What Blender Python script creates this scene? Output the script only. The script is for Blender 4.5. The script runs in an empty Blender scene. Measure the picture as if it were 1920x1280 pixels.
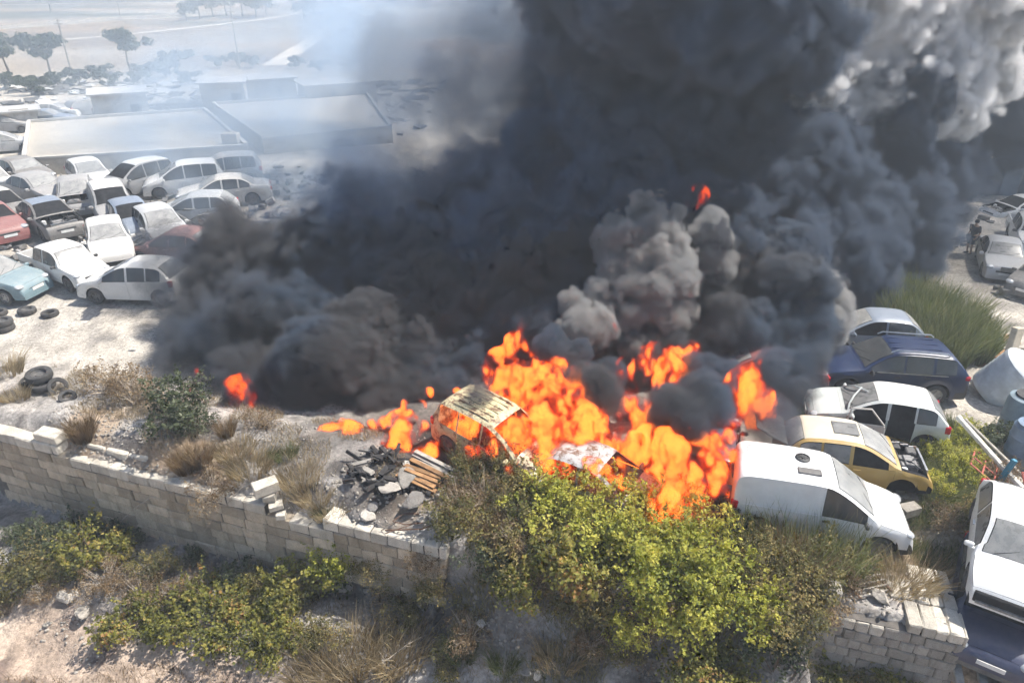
import bpy, bmesh, math, random
import numpy as np
from mathutils import Vector, Matrix, noise as mnoise
R = math.radians
random.seed(11)
rng = np.random.default_rng(11)
scene = bpy.context.scene
COL = scene.collection

# ------------------------------------------------------------------ camera
CAM_H = 11.9
PITCH = R(27.6)
cam_d = bpy.data.cameras.new("camera")
cam_d.sensor_width = 36.0
cam_d.lens = 24.0
cam_d.clip_start = 0.1
cam_d.clip_end = 4000.0
cam = bpy.data.objects.new("camera", cam_d)
COL.objects.link(cam)
cam.location = (0, 0, CAM_H)
cam.rotation_euler = (R(90) - PITCH, 0, 0)
scene.camera = cam

# ------------------------------------------------------------------ light
SUN_EL, SUN_AZ = R(58), R(74)          # azimuth measured clockwise from +Y (away from the camera) towards +X
sun_dir = Vector((math.sin(SUN_AZ) * math.cos(SUN_EL), math.cos(SUN_AZ) * math.cos(SUN_EL), math.sin(SUN_EL)))
world = bpy.data.worlds.new("World")
scene.world = world
world.use_nodes = True
wn = world.node_tree.nodes
bg = wn["Background"]
sky = wn.new("ShaderNodeTexSky")
sky.sky_type = 'NISHITA'
sky.sun_disc = False
sky.sun_elevation = SUN_EL
sky.sun_rotation = SUN_AZ
sky.air_density = 1.0
sky.dust_density = 1.5
sky.ozone_density = 1.2
world.node_tree.links.new(sky.outputs[0], bg.inputs[0])
bg.inputs[1].default_value = 0.10
sun_d = bpy.data.lights.new("sun", 'SUN')
sun_d.energy = 5.0
sun_d.angle = R(0.53)
sun_d.color = (1.0, 0.95, 0.87)
sun = bpy.data.objects.new("sun", sun_d)
COL.objects.link(sun)
sun.rotation_euler = (-sun_dir).to_track_quat('-Z', 'Y').to_euler()
sun.location = (30, 10, 60)

scene.view_settings.view_transform = 'Standard'
scene.view_settings.look = 'None'
scene.view_settings.gamma = 1.0
scene.view_settings.exposure = 0.78
scene.view_settings.use_curve_mapping = False

# ------------------------------------------------------------------ render settings
cy = scene.cycles
cy.use_adaptive_sampling = True
cy.adaptive_threshold = 0.05
cy.adaptive_min_samples = 12
cy.use_denoising = True
cy.denoiser = 'OPENIMAGEDENOISE'
cy.denoising_input_passes = 'RGB_ALBEDO_NORMAL'
cy.max_bounces = 6
cy.diffuse_bounces = 2
cy.glossy_bounces = 2
cy.transmission_bounces = 3
cy.transparent_max_bounces = 8
cy.volume_bounces = 3
cy.volume_step_rate = 1.4
cy.volume_max_steps = 256
cy.sample_clamp_indirect = 6.0
cy.caustics_reflective = False
cy.caustics_refractive = False
scene.render.use_persistent_data = False

# ------------------------------------------------------------------ projection helpers (photograph pixels, 1920 x 1280)
CP, SP = math.cos(PITCH), math.sin(PITCH)
def at(px, py, z=0.0):
    """The point of height z that the photograph shows at pixel (px, py)."""
    u, v = (px - 960) / 1280.0, (py - 640) / 1280.0
    t = (CAM_H - z) / (SP + v * CP)
    return Vector((u * t, t * (CP - v * SP), z))
def at_depth(px, py, t):
    u, v = (px - 960) / 1280.0, (py - 640) / 1280.0
    return Vector((u * t, t * (CP - v * SP), CAM_H - t * (SP + v * CP)))

# ------------------------------------------------------------------ object helpers
def tag(o, label=None, cat=None, group=None, kind=None):
    if label: o['label'] = label
    if cat: o['category'] = cat
    if group: o['group'] = group
    if kind: o['kind'] = kind
    return o
def empty(name, loc=(0, 0, 0), rz=0.0, label=None, cat=None, group=None):
    o = bpy.data.objects.new(name, None)
    COL.objects.link(o)
    o.location = loc
    o.rotation_euler = (0, 0, rz)
    o.empty_display_size = 0.2
    return tag(o, label, cat, group)
def link_mesh(name, me, mats=None, parent=None, loc=None, rot=None, scale=None):
    o = bpy.data.objects.new(name, me)
    COL.objects.link(o)
    if mats is not None:
        me.materials.clear()
        for m in (mats if isinstance(mats, (list, tuple)) else [mats]):
            me.materials.append(m)
    if parent is not None: o.parent = parent
    if loc is not None: o.location = loc
    if rot is not None: o.rotation_euler = rot
    if scale is not None: o.scale = scale
    return o
def pymesh(name, verts, faces, smooth=False, sharp=None):
    me = bpy.data.meshes.new(name)
    me.from_pydata([tuple(v) for v in verts], [], [tuple(f) for f in faces])
    me.update()
    if smooth:
        me.polygons.foreach_set("use_smooth", np.ones(len(me.polygons), dtype=bool))
        if sharp: me.set_sharp_from_angle(angle=R(sharp))
    return me
def npmesh(name, verts, faces_flat, corner):
    """Fast mesh from numpy: every face has 'corner' corners."""
    me = bpy.data.meshes.new(name)
    nv, nf = len(verts), len(faces_flat) // corner
    me.vertices.add(nv)
    me.vertices.foreach_set("co", np.asarray(verts, np.float32).ravel())
    me.loops.add(nf * corner)
    me.loops.foreach_set("vertex_index", np.asarray(faces_flat, np.int32).ravel())
    me.polygons.add(nf)
    me.polygons.foreach_set("loop_start", np.arange(0, nf * corner, corner, dtype=np.int32))
    me.update(calc_edges=True)
    return me
def copy_tree(o, parent=None):
    c = o.copy()
    COL.objects.link(c)
    if parent is not None:
        c.parent = parent
    for ch in list(o.children):
        copy_tree(ch, c)
    return c

class MB:
    """Collects boxes, tubes, prisms and lathes; build() links them as one mesh object."""
    def __init__(self):
        self.v, self.f = [], []
    def add(self, vs, fs):
        n = len(self.v)
        self.v += [Vector(v) for v in vs]
        self.f += [tuple(i + n for i in f) for f in fs]
        return self
    def box(self, c, s, rot=None, bevel=0.0):
        hx, hy, hz = s[0] / 2, s[1] / 2, s[2] / 2
        c = Vector(c)
        if bevel <= 0:
            vs = [Vector((x, y, z)) for x in (-hx, hx) for y in (-hy, hy) for z in (-hz, hz)]
            fs = [(0, 1, 3, 2), (4, 6, 7, 5), (0, 4, 5, 1), (2, 3, 7, 6), (0, 2, 6, 4), (1, 5, 7, 3)]
        else:
            bm = bmesh.new()
            bmesh.ops.create_cube(bm, size=1.0, matrix=Matrix.Diagonal((s[0], s[1], s[2], 1)))
            bmesh.ops.bevel(bm, geom=bm.edges[:], offset=bevel, segments=1, profile=0.5, affect='EDGES')
            bm.verts.index_update()
            vs = [v.co.copy() for v in bm.verts]
            fs = [tuple(v.index for v in f.verts) for f in bm.faces]
            bm.free()
        m = rot.to_matrix() if hasattr(rot, 'to_matrix') else (rot if rot is not None else None)
        if m is not None: vs = [m @ v for v in vs]
        return self.add([v + c for v in vs], fs)
    def tube(self, pts, r, n=6, r2=None, cap=True):
        pts = [Vector(p) for p in pts]
        k = len(pts)
        vs, fs = [], []
        up = Vector((0, 0, 1))
        for i, p in enumerate(pts):
            d = (pts[min(i + 1, k - 1)] - pts[max(i - 1, 0)])
            d = d.normalized() if d.length > 1e-9 else Vector((0, 0, 1))
            a = d.cross(up)
            if a.length < 1e-3: a = d.cross(Vector((1, 0, 0)))
            a.normalize()
            b = d.cross(a)
            ri = r if r2 is None else r + (r2 - r) * i / max(k - 1, 1)
            for j in range(n):
                t = 2 * math.pi * j / n
                vs.append(p + a * math.cos(t) * ri + b * math.sin(t) * ri)
        for i in range(k - 1):
            for j in range(n):
                j2 = (j + 1) % n
                fs.append((i * n + j, i * n + j2, (i + 1) * n + j2, (i + 1) * n + j))
        if cap:
            fs.append(tuple(range(n - 1, -1, -1)))
            fs.append(tuple((k - 1) * n + j for j in range(n)))
        return self.add(vs, fs)
    def lathe(self, prof, n=16, axis='Z', c=(0, 0, 0), closed=False):
        """prof: (radius, height) pairs."""
        c = Vector(c)
        vs, fs = [], []
        k = len(prof)
        for (r, h) in prof:
            for j in range(n):
                t = 2 * math.pi * j / n
                x, y = r * math.cos(t), r * math.sin(t)
                vs.append(c + (Vector((x, y, h)) if axis == 'Z' else Vector((x, h, y)) if axis == 'Y' else Vector((h, x, y))))
        for i in range(k if closed else k - 1):
            i2 = (i + 1) % k
            for j in range(n):
                j2 = (j + 1) % n
                fs.append((i * n + j, i * n + j2, i2 * n + j2, i2 * n + j))
        if not closed:
            if prof[0][0] > 1e-6: fs.append(tuple(range(n - 1, -1, -1)))
            if prof[-1][0] > 1e-6: fs.append(tuple((k - 1) * n + j for j in range(n)))
        return self.add(vs, fs)
    def mesh(self, name, smooth=False, sharp=40):
        me = pymesh(name, self.v, self.f, False)
        bm = bmesh.new(); bm.from_mesh(me)
        bmesh.ops.recalc_face_normals(bm, faces=bm.faces)
        bm.to_mesh(me); bm.free()
        if smooth:
            me.polygons.foreach_set("use_smooth", np.ones(len(me.polygons), dtype=bool))
            me.set_sharp_from_angle(angle=R(sharp))
        return me
    def build(self, name, mat, parent=None, smooth=False, sharp=40, **kw):
        return link_mesh(name, self.mesh(name, smooth, sharp), mat, parent, **kw)

# ------------------------------------------------------------------ materials
class NT:
    def __init__(self, name):
        self.m = bpy.data.materials.new(name)
        self.m.use_nodes = True
        self.t = self.m.node_tree
        self.t.nodes.clear()
        self.out = self.n("ShaderNodeOutputMaterial")
    def n(self, kind, **kw):
        x = self.t.nodes.new(kind)
        for k, v in kw.items():
            setattr(x, k, v)
        return x
    def l(self, a, b):
        self.t.links.new(a, b)
    def noise(self, vec, scale, detail=4, rough=0.55, dist=0.0):
        x = self.n("ShaderNodeTexNoise")
        x.inputs["Scale"].default_value = scale
        x.inputs["Detail"].default_value = detail
        x.inputs["Roughness"].default_value = rough
        x.inputs["Distortion"].default_value = dist
        if vec is not None: self.l(vec, x.inputs["Vector"])
        return x.outputs[0]
    def ramp(self, fac, stops, interp='LINEAR'):
        x = self.n("ShaderNodeValToRGB")
        x.color_ramp.interpolation = interp
        e = x.color_ramp.elements
        while len(e) < len(stops): e.new(0.5)
        for i, (p, c) in enumerate(stops):
            e[i].position = p
            e[i].color = (c[0], c[1], c[2], 1) if hasattr(c, '__len__') else (c, c, c, 1)
        self.l(fac, x.inputs[0])
        return x.outputs[0]
    def mix(self, fac, a, b, mode='MIX'):
        x = self.n("ShaderNodeMix", data_type='RGBA', blend_type=mode)
        for s, v in ((x.inputs[0], fac), (x.inputs[6], a), (x.inputs[7], b)):
            if hasattr(v, 'is_output'): self.l(v, s)
            elif hasattr(v, '__len__'): s.default_value = (v[0], v[1], v[2], 1)
            else: s.default_value = v
        return x.outputs[2]
    def math(self, op, a, b=0.0, c=None, clamp=False):
        x = self.n("ShaderNodeMath", operation=op, use_clamp=clamp)
        for i, v in enumerate((a, b, c)):
            if v is None: continue
            if hasattr(v, 'is_output'): self.l(v, x.inputs[i])
            else: x.inputs[i].default_value = v
        return x.outputs[0]
    def coord(self, which="Object"):
        return self.n("ShaderNodeTexCoord").outputs[which]
    def bsdf(self, base, rough=0.8, metal=0.0, bump=None, bump_d=0.02, bump_s=0.5, spec=None, **kw):
        p = self.n("ShaderNodeBsdfPrincipled")
        for k, v in (("Base Color", base), ("Roughness", rough), ("Metallic", metal)):
            if hasattr(v, 'is_output'): self.l(v, p.inputs[k])
            elif hasattr(v, '__len__'): p.inputs[k].default_value = (v[0], v[1], v[2], 1)
            else: p.inputs[k].default_value = v
        if spec is not None: p.inputs["Specular IOR Level"].default_value = spec
        for k, v in kw.items():
            p.inputs[k.replace('_', ' ')].default_value = v
        if bump is not None:
            b = self.n("ShaderNodeBump")
            b.inputs["Strength"].default_value = bump_s
            b.inputs["Distance"].default_value = bump_d
            self.l(bump, b.inputs["Height"])
            self.l(b.outputs[0], p.inputs["Normal"])
        self.l(p.outputs[0], self.out.inputs[0])
        return p

def plain(name, c, rough=0.8, var=0.25, scale=4.0, metal=0.0, bump_s=0.3, bump_d=0.02, rnd=0.0, spec=None, detail=5):
    """A worn material: the base colour varied by noise, and from object to object by rnd."""
    t = NT(name)
    co = t.coord()
    if rnd > 0:
        oi = t.n("ShaderNodeObjectInfo")
        add = t.n("ShaderNodeVectorMath", operation='ADD')
        sc = t.n("ShaderNodeVectorMath", operation='SCALE')
        sc.inputs[0].default_value = (17.0, 9.0, 23.0)
        t.l(oi.outputs["Random"], sc.inputs["Scale"])
        t.l(co, add.inputs[0]); t.l(sc.outputs[0], add.inputs[1])
        co = add.outputs[0]
    nz = t.noise(co, scale, detail)
    lo = [x * (1 - var) for x in c]; hi = [min(x * (1 + var), 0.95) for x in c]
    col = t.ramp(nz, [(0.3, lo), (0.7, hi)])
    if rnd > 0:
        k = t.math('MULTIPLY_ADD', oi.outputs["Random"], 2 * rnd, 1 - rnd)
        g = t.n("ShaderNodeCombineColor")
        for i in range(3): t.l(k, g.inputs[i])
        col = t.mix(1.0, col, g.outputs[0], 'MULTIPLY')
    t.bsdf(col, rough, metal, bump=t.noise(co, scale * 4, 4), bump_d=bump_d, bump_s=bump_s, spec=spec)
    return t.m
# ------------------------------------------------------------------ terrain
def n2(x, y, wave, seed):
    """Smooth noise over points of the plane, about -1..1, features of size wave."""
    r = np.random.default_rng(seed)
    T = r.standard_normal((256, 256)).astype(np.float32)
    x = np.asarray(x, np.float64) / wave; y = np.asarray(y, np.float64) / wave
    i, j = np.floor(x).astype(int), np.floor(y).astype(int)
    f, g = x - i, y - j
    f = f * f * (3 - 2 * f); g = g * g * (3 - 2 * g)
    a = T[i % 256, j % 256]; b = T[(i + 1) % 256, j % 256]; c = T[i % 256, (j + 1) % 256]; d = T[(i + 1) % 256, (j + 1) % 256]
    return ((a * (1 - f) + b * f) * (1 - g) + (c * (1 - f) + d * f) * g) * 0.75
def sstep(a, b, x):
    t = np.clip((np.asarray(x, np.float64) - a) / (b - a), 0, 1)
    return t * t * (3 - 2 * t)
def wall_y(x):
    return 11.83 - 0.322 * np.asarray(x, np.float64)
def wall_g(x):
    x = np.asarray(x, np.float64)
    return wall_y(x) + 0.72 * sstep(6.25, 6.5, x)
def bank_weight(x):
    """1 where the wall has fallen and the bank runs down through the bushes."""
    return sstep(-2.1, -0.6, x) * (1 - sstep(6.2, 6.6, x))
def ground_z(x, y, fine=True):
    x = np.asarray(x, np.float64); y = np.asarray(y, np.float64)
    q = (y - wall_g(x)) * 0.952
    yard = 0.07 * np.clip(y - 23.0, 0, 14) * sstep(2, -14, x)
    yard = yard + 0.03 * np.clip(y - 150, 0, 2000) + 0.0 * x
    mound = (0.30 * sstep(0.25, 1.0, q) * (1 - sstep(2.2, 4.2, q))) * sstep(-1.0, -3.0, x) * (1 + 0.5 * n2(x, y, 1.7, 3))
    mound = mound - 0.45 * sstep(-6.6, -5.9, x) * (1 - sstep(-4.6, -4.0, x)) * (1 - sstep(0.1, 1.6, q))
    behind = yard + mound - 0.22 * (1 - sstep(0.2, 0.9, q)) * sstep(0, -2, x)
    front = -2.75 - 0.95 * sstep(-1.2, -4.2, q) + 0.25 * n2(x, y, 2.1, 5) * sstep(-0.5, -2.5, q)
    k = sstep(0.02, 0.22, q)
    zw = front * (1 - k) + behind * k
    bank = behind * sstep(-0.9, 1.3, q) + (-3.1 - 0.5 * sstep(-1.8, -4.5, q)) * (1 - sstep(-2.6, 1.3, q)) 
    bank = behind + (-3.1 - 0.4 * sstep(-1.8, -4.5, q) - behind) * (1 - sstep(-2.7, 0.9, q)) + 0.12 * n2(x, y, 0.9, 8) * (1 - sstep(0.5, 1.5, q))
    w = bank_weight(x)
    z = zw * (1 - w) + bank * w
    w2 = sstep(9.35, 9.75, x)                         # the track down past the wall's east end
    ramp = -0.95 * (1 - sstep(1.5, 5.0, q)) - 1.6 * (1 - sstep(-3.5, -0.6, q))
    z = z * (1 - w2) + (ramp + yard * 0) * w2 * 1.0 + 0.0
    if fine:
        near = 1 - sstep(40, 70, y)
        rough = sstep(4.5, 2.0, q) * (1 - 0.6 * w2)
        z = z + near * (0.012 * n2(x, y, 0.5, 21) + rough * (0.05 * n2(x, y, 0.45, 22) + 0.035 * n2(x, y, 0.2, 23)))
    return z
def gz(x, y):
    return float(ground_z(np.array([x]), np.array([y]))[0])
def at_ground(px, py):
    """Where the ray through a photograph pixel meets the terrain."""
    u, v = (px - 960) / 1280.0, (py - 640) / 1280.0
    d = np.array([u, CP - v * SP, -(SP + v * CP)])
    t = np.linspace(6, 600, 9000) if py < 300 else np.linspace(6, 90, 6000)
    P = np.array([[0, 0, CAM_H]]) + t[:, None] * d[None]
    below = P[:, 2] <= ground_z(P[:, 0], P[:, 1], False)
    k = int(np.argmax(below)) if below.any() else len(t) - 1
    return Vector(P[k])

def axis(parts):
    out = []
    for a, b, h in parts:
        out.append(np.arange(a, b, h))
    out.append(np.array([parts[-1][1]]))
    return np.concatenate(out)
gx = axis([(-900, -200, 60), (-200, -60, 7), (-60, -22, 0.8), (-22, 15, 0.11), (15, 40, 0.6), (40, 200, 8), (200, 900, 60)])
gy = axis([(-30, 6, 3), (6, 19.5, 0.11), (19.5, 40, 0.5), (40, 110, 1.6), (110, 400, 8), (400, 1000, 60)])
X, Y = np.meshgrid(gx, gy, indexing='xy')
Z = ground_z(X, Y)
nx_, ny_ = len(gx), len(gy)
I = np.arange(nx_ * ny_).reshape(ny_, nx_)
F = np.stack([I[:-1, :-1], I[:-1, 1:], I[1:, 1:], I[1:, :-1]], -1).reshape(-1, 4)
me = npmesh("ground", np.stack([X, Y, Z], -1).reshape(-1, 3), F.ravel(), 4)
me.polygons.foreach_set("use_smooth", np.ones(len(me.polygons), dtype=bool))
# what the soil is made of, place by place
q = (Y - wall_y(X)) * 0.952
soil = np.empty(X.shape + (4,), np.float32); soil[..., 3] = 1
def put(c, w):
    w = np.clip(w, 0, 1)[..., None]
    soil[..., :3] = soil[..., :3] * (1 - w) + np.array(c, np.float32) * w
soil[..., :3] = (0.49, 0.44, 0.375)                                                        # yard of crushed limestone
put((0.48, 0.44, 0.385), 0.5 + 0.5 * n2(X, Y, 3.1, 31))
put((0.17, 0.12, 0.078), sstep(80, 130, Y) * (0.55 + 0.5 * n2(X, Y * 2.4, 40, 32)))             # fields
put((0.28, 0.19, 0.115), sstep(95, 140, Y) * sstep(0.1, 0.5, n2(X * 0.5, Y * 1.6, 30, 33)))
put((0.085, 0.085, 0.06), sstep(120, 200, Y) * sstep(0.15, 0.5, n2(X * 0.4, Y * 2, 34, 34)))
put((0.30, 0.275, 0.245), .75 * sstep(.35, .75, n2(X * 1.0 + Y * .5, Y * .35 - X * .15, .55, 44)) * sstep(4, 5, q) * (Y < 45))
put((0.20, 0.185, 0.17), .8 * sstep(.55, .85, n2(X, Y, 1.1, 45)) * sstep(4, 5, q) * (Y < 60))
bankz = sstep(4.4, 2.6, q)
put((0.37, 0.34, 0.31), bankz)                                                           # rubble and ash on the bank
put((0.42, 0.39, 0.36), bankz * sstep(0.0, 0.5, n2(X, Y, 0.8, 35)))
put((0.15, 0.135, 0.125), bankz * sstep(0.25, 0.8, n2(X, Y, 0.6, 36)))
put((0.40, 0.29, 0.19), sstep(3.2, 1.8, q) * sstep(-0.1, 0.3, q) * sstep(0.15, 0.6, n2(X, Y, 1.4, 37)) * 0.7)  # straw litter
low = sstep(-1.9, -2.9, q)
put((0.47, 0.365, 0.285), low)                                                             # reddish dirt of the lower plot
put((0.22, 0.165, 0.135), low * sstep(0.05, 0.6, n2(X, Y, 0.7, 38)))
put((0.56, 0.45, 0.36), low * sstep(0.3, 0.7, n2(X + 40, Y, 0.9, 39)))
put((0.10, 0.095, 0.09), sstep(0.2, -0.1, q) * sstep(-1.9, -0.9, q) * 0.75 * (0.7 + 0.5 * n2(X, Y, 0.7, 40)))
fire_w = np.exp(-(((X - 1.5) / 9.0) ** 2 + ((Y - 16.8) / 3.0) ** 2) ** 2)
put((0.045, 0.043, 0.042), fire_w * (0.8 + 0.4 * n2(X, Y, 1.2, 41)))                           # burnt ground
bl = np.exp(-(((X + 3.3) / 1.1) ** 2 + ((Y - 14.3) / 0.9) ** 2))
put((0.03, 0.03, 0.032), 1.4 * bl * (0.8 + 0.5 * n2(X, Y, 0.5, 42)))
put((0.44, 0.34, 0.24), sstep(8.2, 8.9, X) * (1 - sstep(9.6, 10.5, X)) * sstep(8.5, 9.5, Y) * (1 - sstep(13, 15, Y)))     # straw in front of the van
put((0.13, 0.12, 0.075), sstep(9.0, 9.6, X) * (1 - sstep(12.2, 13, X)) * sstep(12.5, 13.5, Y) * (1 - sstep(17.5, 18.5, Y)) * 0.8)
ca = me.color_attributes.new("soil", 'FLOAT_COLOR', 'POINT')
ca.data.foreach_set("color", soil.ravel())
t = NT("soil")
co = t.n("ShaderNodeNewGeometry").outputs["Position"]
at1 = t.n("ShaderNodeAttribute"); at1.attribute_name = "soil"
n_a = t.noise(co, 1.1, 6, 0.62); n_b = t.noise(co, 9.0, 5, 0.6); n_c = t.noise(co, 0.12, 4)
c1 = t.mix(1.0, at1.outputs["Color"], t.ramp(n_a, [(0.28, 0.62), (0.72, 1.32)]), 'MULTIPLY')
c1 = t.mix(1.0, c1, t.ramp(n_b, [(0.3, 0.62), (0.7, 1.3)]), 'MULTIPLY')
c1 = t.mix(1.0, c1, t.ramp(n_c, [(0.3, 0.85), (0.7, 1.1)]), 'MULTIPLY')
vor = t.n("ShaderNodeTexVoronoi"); vor.inputs["Scale"].default_value = 7.0; t.l(co, vor.inputs["Vector"])
pebble = t.ramp(vor.outputs["Distance"], [(0.0, 1.0), (0.35, 0.0)])
t.bsdf(c1, 0.95, bump=t.math('ADD', t.noise(co, 14, 6, 0.7), t.math('MULTIPLY', pebble, 0.35)), bump_d=0.06, bump_s=0.7, spec=0.2)
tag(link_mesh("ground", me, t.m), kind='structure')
del X, Y, Z, q, soil, I, F

# ------------------------------------------------------------------ stone
def stone_mat(name, c, rnd=0.2, scale=3.0, soot=0.25):
    t = NT(name)
    oi = t.n("ShaderNodeObjectInfo")
    geo = t.n("ShaderNodeNewGeometry")
    co = geo.outputs["Position"]
    k = t.math('MULTIPLY_ADD', oi.outputs["Random"], 2 * rnd, 1 - rnd)
    g = t.n("ShaderNodeCombineColor")
    for i in range(3): t.l(k, g.inputs[i])
    a = t.ramp(t.noise(co, scale, 6, 0.65), [(0.25, [x * 0.72 for x in c]), (0.55, c), (0.8, [min(1, x * 1.18) for x in c])])
    a = t.mix(t.ramp(t.noise(co, 0.9, 5, 0.7), [(0.52, 0.0), (0.72, soot * 2)]), a, (c[0] * 0.42, c[1] * 0.40, c[2] * 0.38))
    a = t.mix(t.ramp(t.noise(co, 26, 3, 0.6), [(0.56, 0.0), (0.66, 0.4)]), a, (c[0] * 0.45, c[1] * 0.43, c[2] * 0.4))
    mp = t.n('ShaderNodeMapping'); mp.inputs['Scale'].default_value = (1, 1, .12); t.l(co, mp.inputs[0])
    a = t.mix(t.ramp(t.noise(mp.outputs[0], 4.0, 6, 0.7), [(0.5, 0.0), (0.7, 0.55)]), a, (c[0] * .5, c[1] * .47, c[2] * .42))
    a = t.mix(1.0, a, g.outputs[0], 'MULTIPLY')
    t.bsdf(a, 0.95, bump=t.math('ADD', t.noise(co, 18, 6, 0.7), t.math('MULTIPLY', t.noise(co, 3.0, 3), 1.2)), bump_d=0.045, bump_s=0.8, spec=0.15)
    return t.m
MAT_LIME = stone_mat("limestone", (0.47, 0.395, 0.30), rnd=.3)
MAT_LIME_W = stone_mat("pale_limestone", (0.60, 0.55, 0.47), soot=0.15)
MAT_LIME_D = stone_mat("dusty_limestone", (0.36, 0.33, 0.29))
MAT_JOINT = plain("joint_shade", (0.11, 0.10, 0.09), 1.0, 0.3, 6)

def worn_block(sx, sy, sz, seed, chip=0.018, name="block"):
    r = random.Random(seed)
    bm = bmesh.new()
    bmesh.ops.create_cube(bm, size=1.0, matrix=Matrix.Diagonal((sx, sy, sz, 1)))
    bmesh.ops.bevel(bm, geom=bm.edges[:], offset=chip, segments=1, profile=0.5, affect='EDGES')
    for v in bm.verts:
        v.co += Vector((r.uniform(-1, 1), r.uniform(-1, 1), r.uniform(-1, 1))) * chip * 0.55
    me = bpy.data.meshes.new(name)
    bm.to_mesh(me); bm.free()
    return me
def boulder(seed, flat=0.7, name="boulder", rough=0.25, cuts=2):
    r = random.Random(seed)
    bm = bmesh.new()
    bmesh.ops.create_icosphere(bm, subdivisions=cuts, radius=0.5)
    off = Vector((r.uniform(0, 50), r.uniform(0, 50), r.uniform(0, 50)))
    pl = [(Vector((r.uniform(-1, 1), r.uniform(-1, 1), r.uniform(-1, 1))).normalized(), r.uniform(0.27, 0.42)) for _ in range(7)]
    for v in bm.verts:
        p = v.co.copy()
        for nrm, d in pl:                              # flat broken faces
            s = p.dot(nrm)
            if s > d: p -= nrm * (s - d)
        p *= 1 + rough * 0.5 * mnoise.noise(p * 4 + off)
        v.co = Vector((p.x * 1.25, p.y, p.z * flat * 1.2))
    me = bpy.data.meshes.new(name)
    bm.to_mesh(me); bm.free()
    return me

WD = Vector((0.952, -0.3065, 0))            # along the wall, eastward
WN = Vector((-0.3065, -0.952, 0))           # out of its face, towards the lower plot
W_ANG = math.atan2(WD.y, WD.x)
_blocks = {}
def block(parent, x0, x1, z0, h, depth, out=0.0, mat=MAT_LIME, base_y=0.0, tilt=0.0, name="block"):
    """One course stone from wall abscissa x0 to x1 (metres along X)."""
    r = random.Random(int((x0 * 131 + z0 * 977) * 100))
    L = (x1 - x0) / 0.952 - 0.012
    key = (round(L * 25) / 25, round(h * 50) / 50, round(depth * 20) / 20, r.randrange(3), mat.name)
    if key not in _blocks:
        m_ = worn_block(key[0], key[2], key[1] - 0.014, len(_blocks) + 7, .026)
        m_.materials.append(mat)
        _blocks[key] = m_
    xm = (x0 + x1) / 2
    c = Vector((xm, float(wall_y(xm)) + base_y, z0 + h / 2)) - WN * (depth / 2) + WN * (out + r.uniform(-0.012, 0.014))
    o = link_mesh(name, _blocks[key], None, parent, loc=c - parent.location, rot=(r.uniform(-.012, .012) + tilt, r.uniform(-.012, .012), W_ANG + r.uniform(-.012, .012)))
    o.scale = (L / key[0], 1, 1)
    return o

# --- the long retaining wall west of the bushes
CH = 0.335
wall = empty("stone_wall", (-8.5, float(wall_y(-8.5)), -2.9), 0, "long weathered retaining wall of pale limestone blocks, its top ragged and stepped", "wall")
wall["kind"] = "thing"
core = MB()
def wall_core(mb, x0, x1, z0, z1, depth, by=0.0):
    a = Vector((x0, float(wall_y(x0)) + by, 0)) - WN * 0.035; b = Vector((x1, float(wall_y(x1)) + by, 0)) - WN * 0.035
    a2, b2 = a - WN * depth, b - WN * depth
    vs = [Vector((p.x, p.y, z)) for z in (z0, z1) for p in (a, b, b2, a2)]
    mb.add(vs, [(0, 1, 5, 4), (1, 2, 6, 5), (2, 3, 7, 6), (3, 0, 4, 7), (4, 5, 6, 7), (3, 2, 1, 0)])
tops = [(-17.2, -13.35, 0), (-13.35, -6.55, -1), (-6.55, -6.1, -2), (-6.1, -4.9, -2), (-4.9, -1.75, -1)]
for x0, x1, k in tops:
    wall_core(core, x0, x1, -3.1, 0.05 + k * CH - 0.05, 0.24)
for o_ in core.v: o_ -= wall.location
core.build("wall_core", MAT_JOINT, wall)
wr = random.Random(3)
for row in range(0, 9):
    z0 = 0.05 - CH * (row + 1)
    x = -15.9 - wr.uniform(0, .4)
    while x < -1.8:
        top = next((k for a, b, k in tops if a <= x < b), -1)
        long = wr.uniform(0.52, 0.74) if x < -5 else wr.uniform(0.30, 0.46)
        if x > -5 and wr.random() < 0.2: long = 0.62
        x1 = min(x + long, -1.75)
        limit = next((b for a, b, k in tops if a <= x < b), 0)
        if row < -top:
            x = max(limit, x + 0.05) if row < -top else x1
            continue
        nxt = next((k for a, b, k in tops if a <= x1 - 0.05 < b), top)
        if row < -nxt: x1 = limit
        if x1 - x < 0.16: x1 = x + 0.2
        topmost = (row == -top)
        dep = 0.30
        if topmost: dep = 0.62 if x > -5 else 0.42
        if not (row >= 7 and x > -4.5):
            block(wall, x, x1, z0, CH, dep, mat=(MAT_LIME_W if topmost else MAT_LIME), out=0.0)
        x = x1
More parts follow.
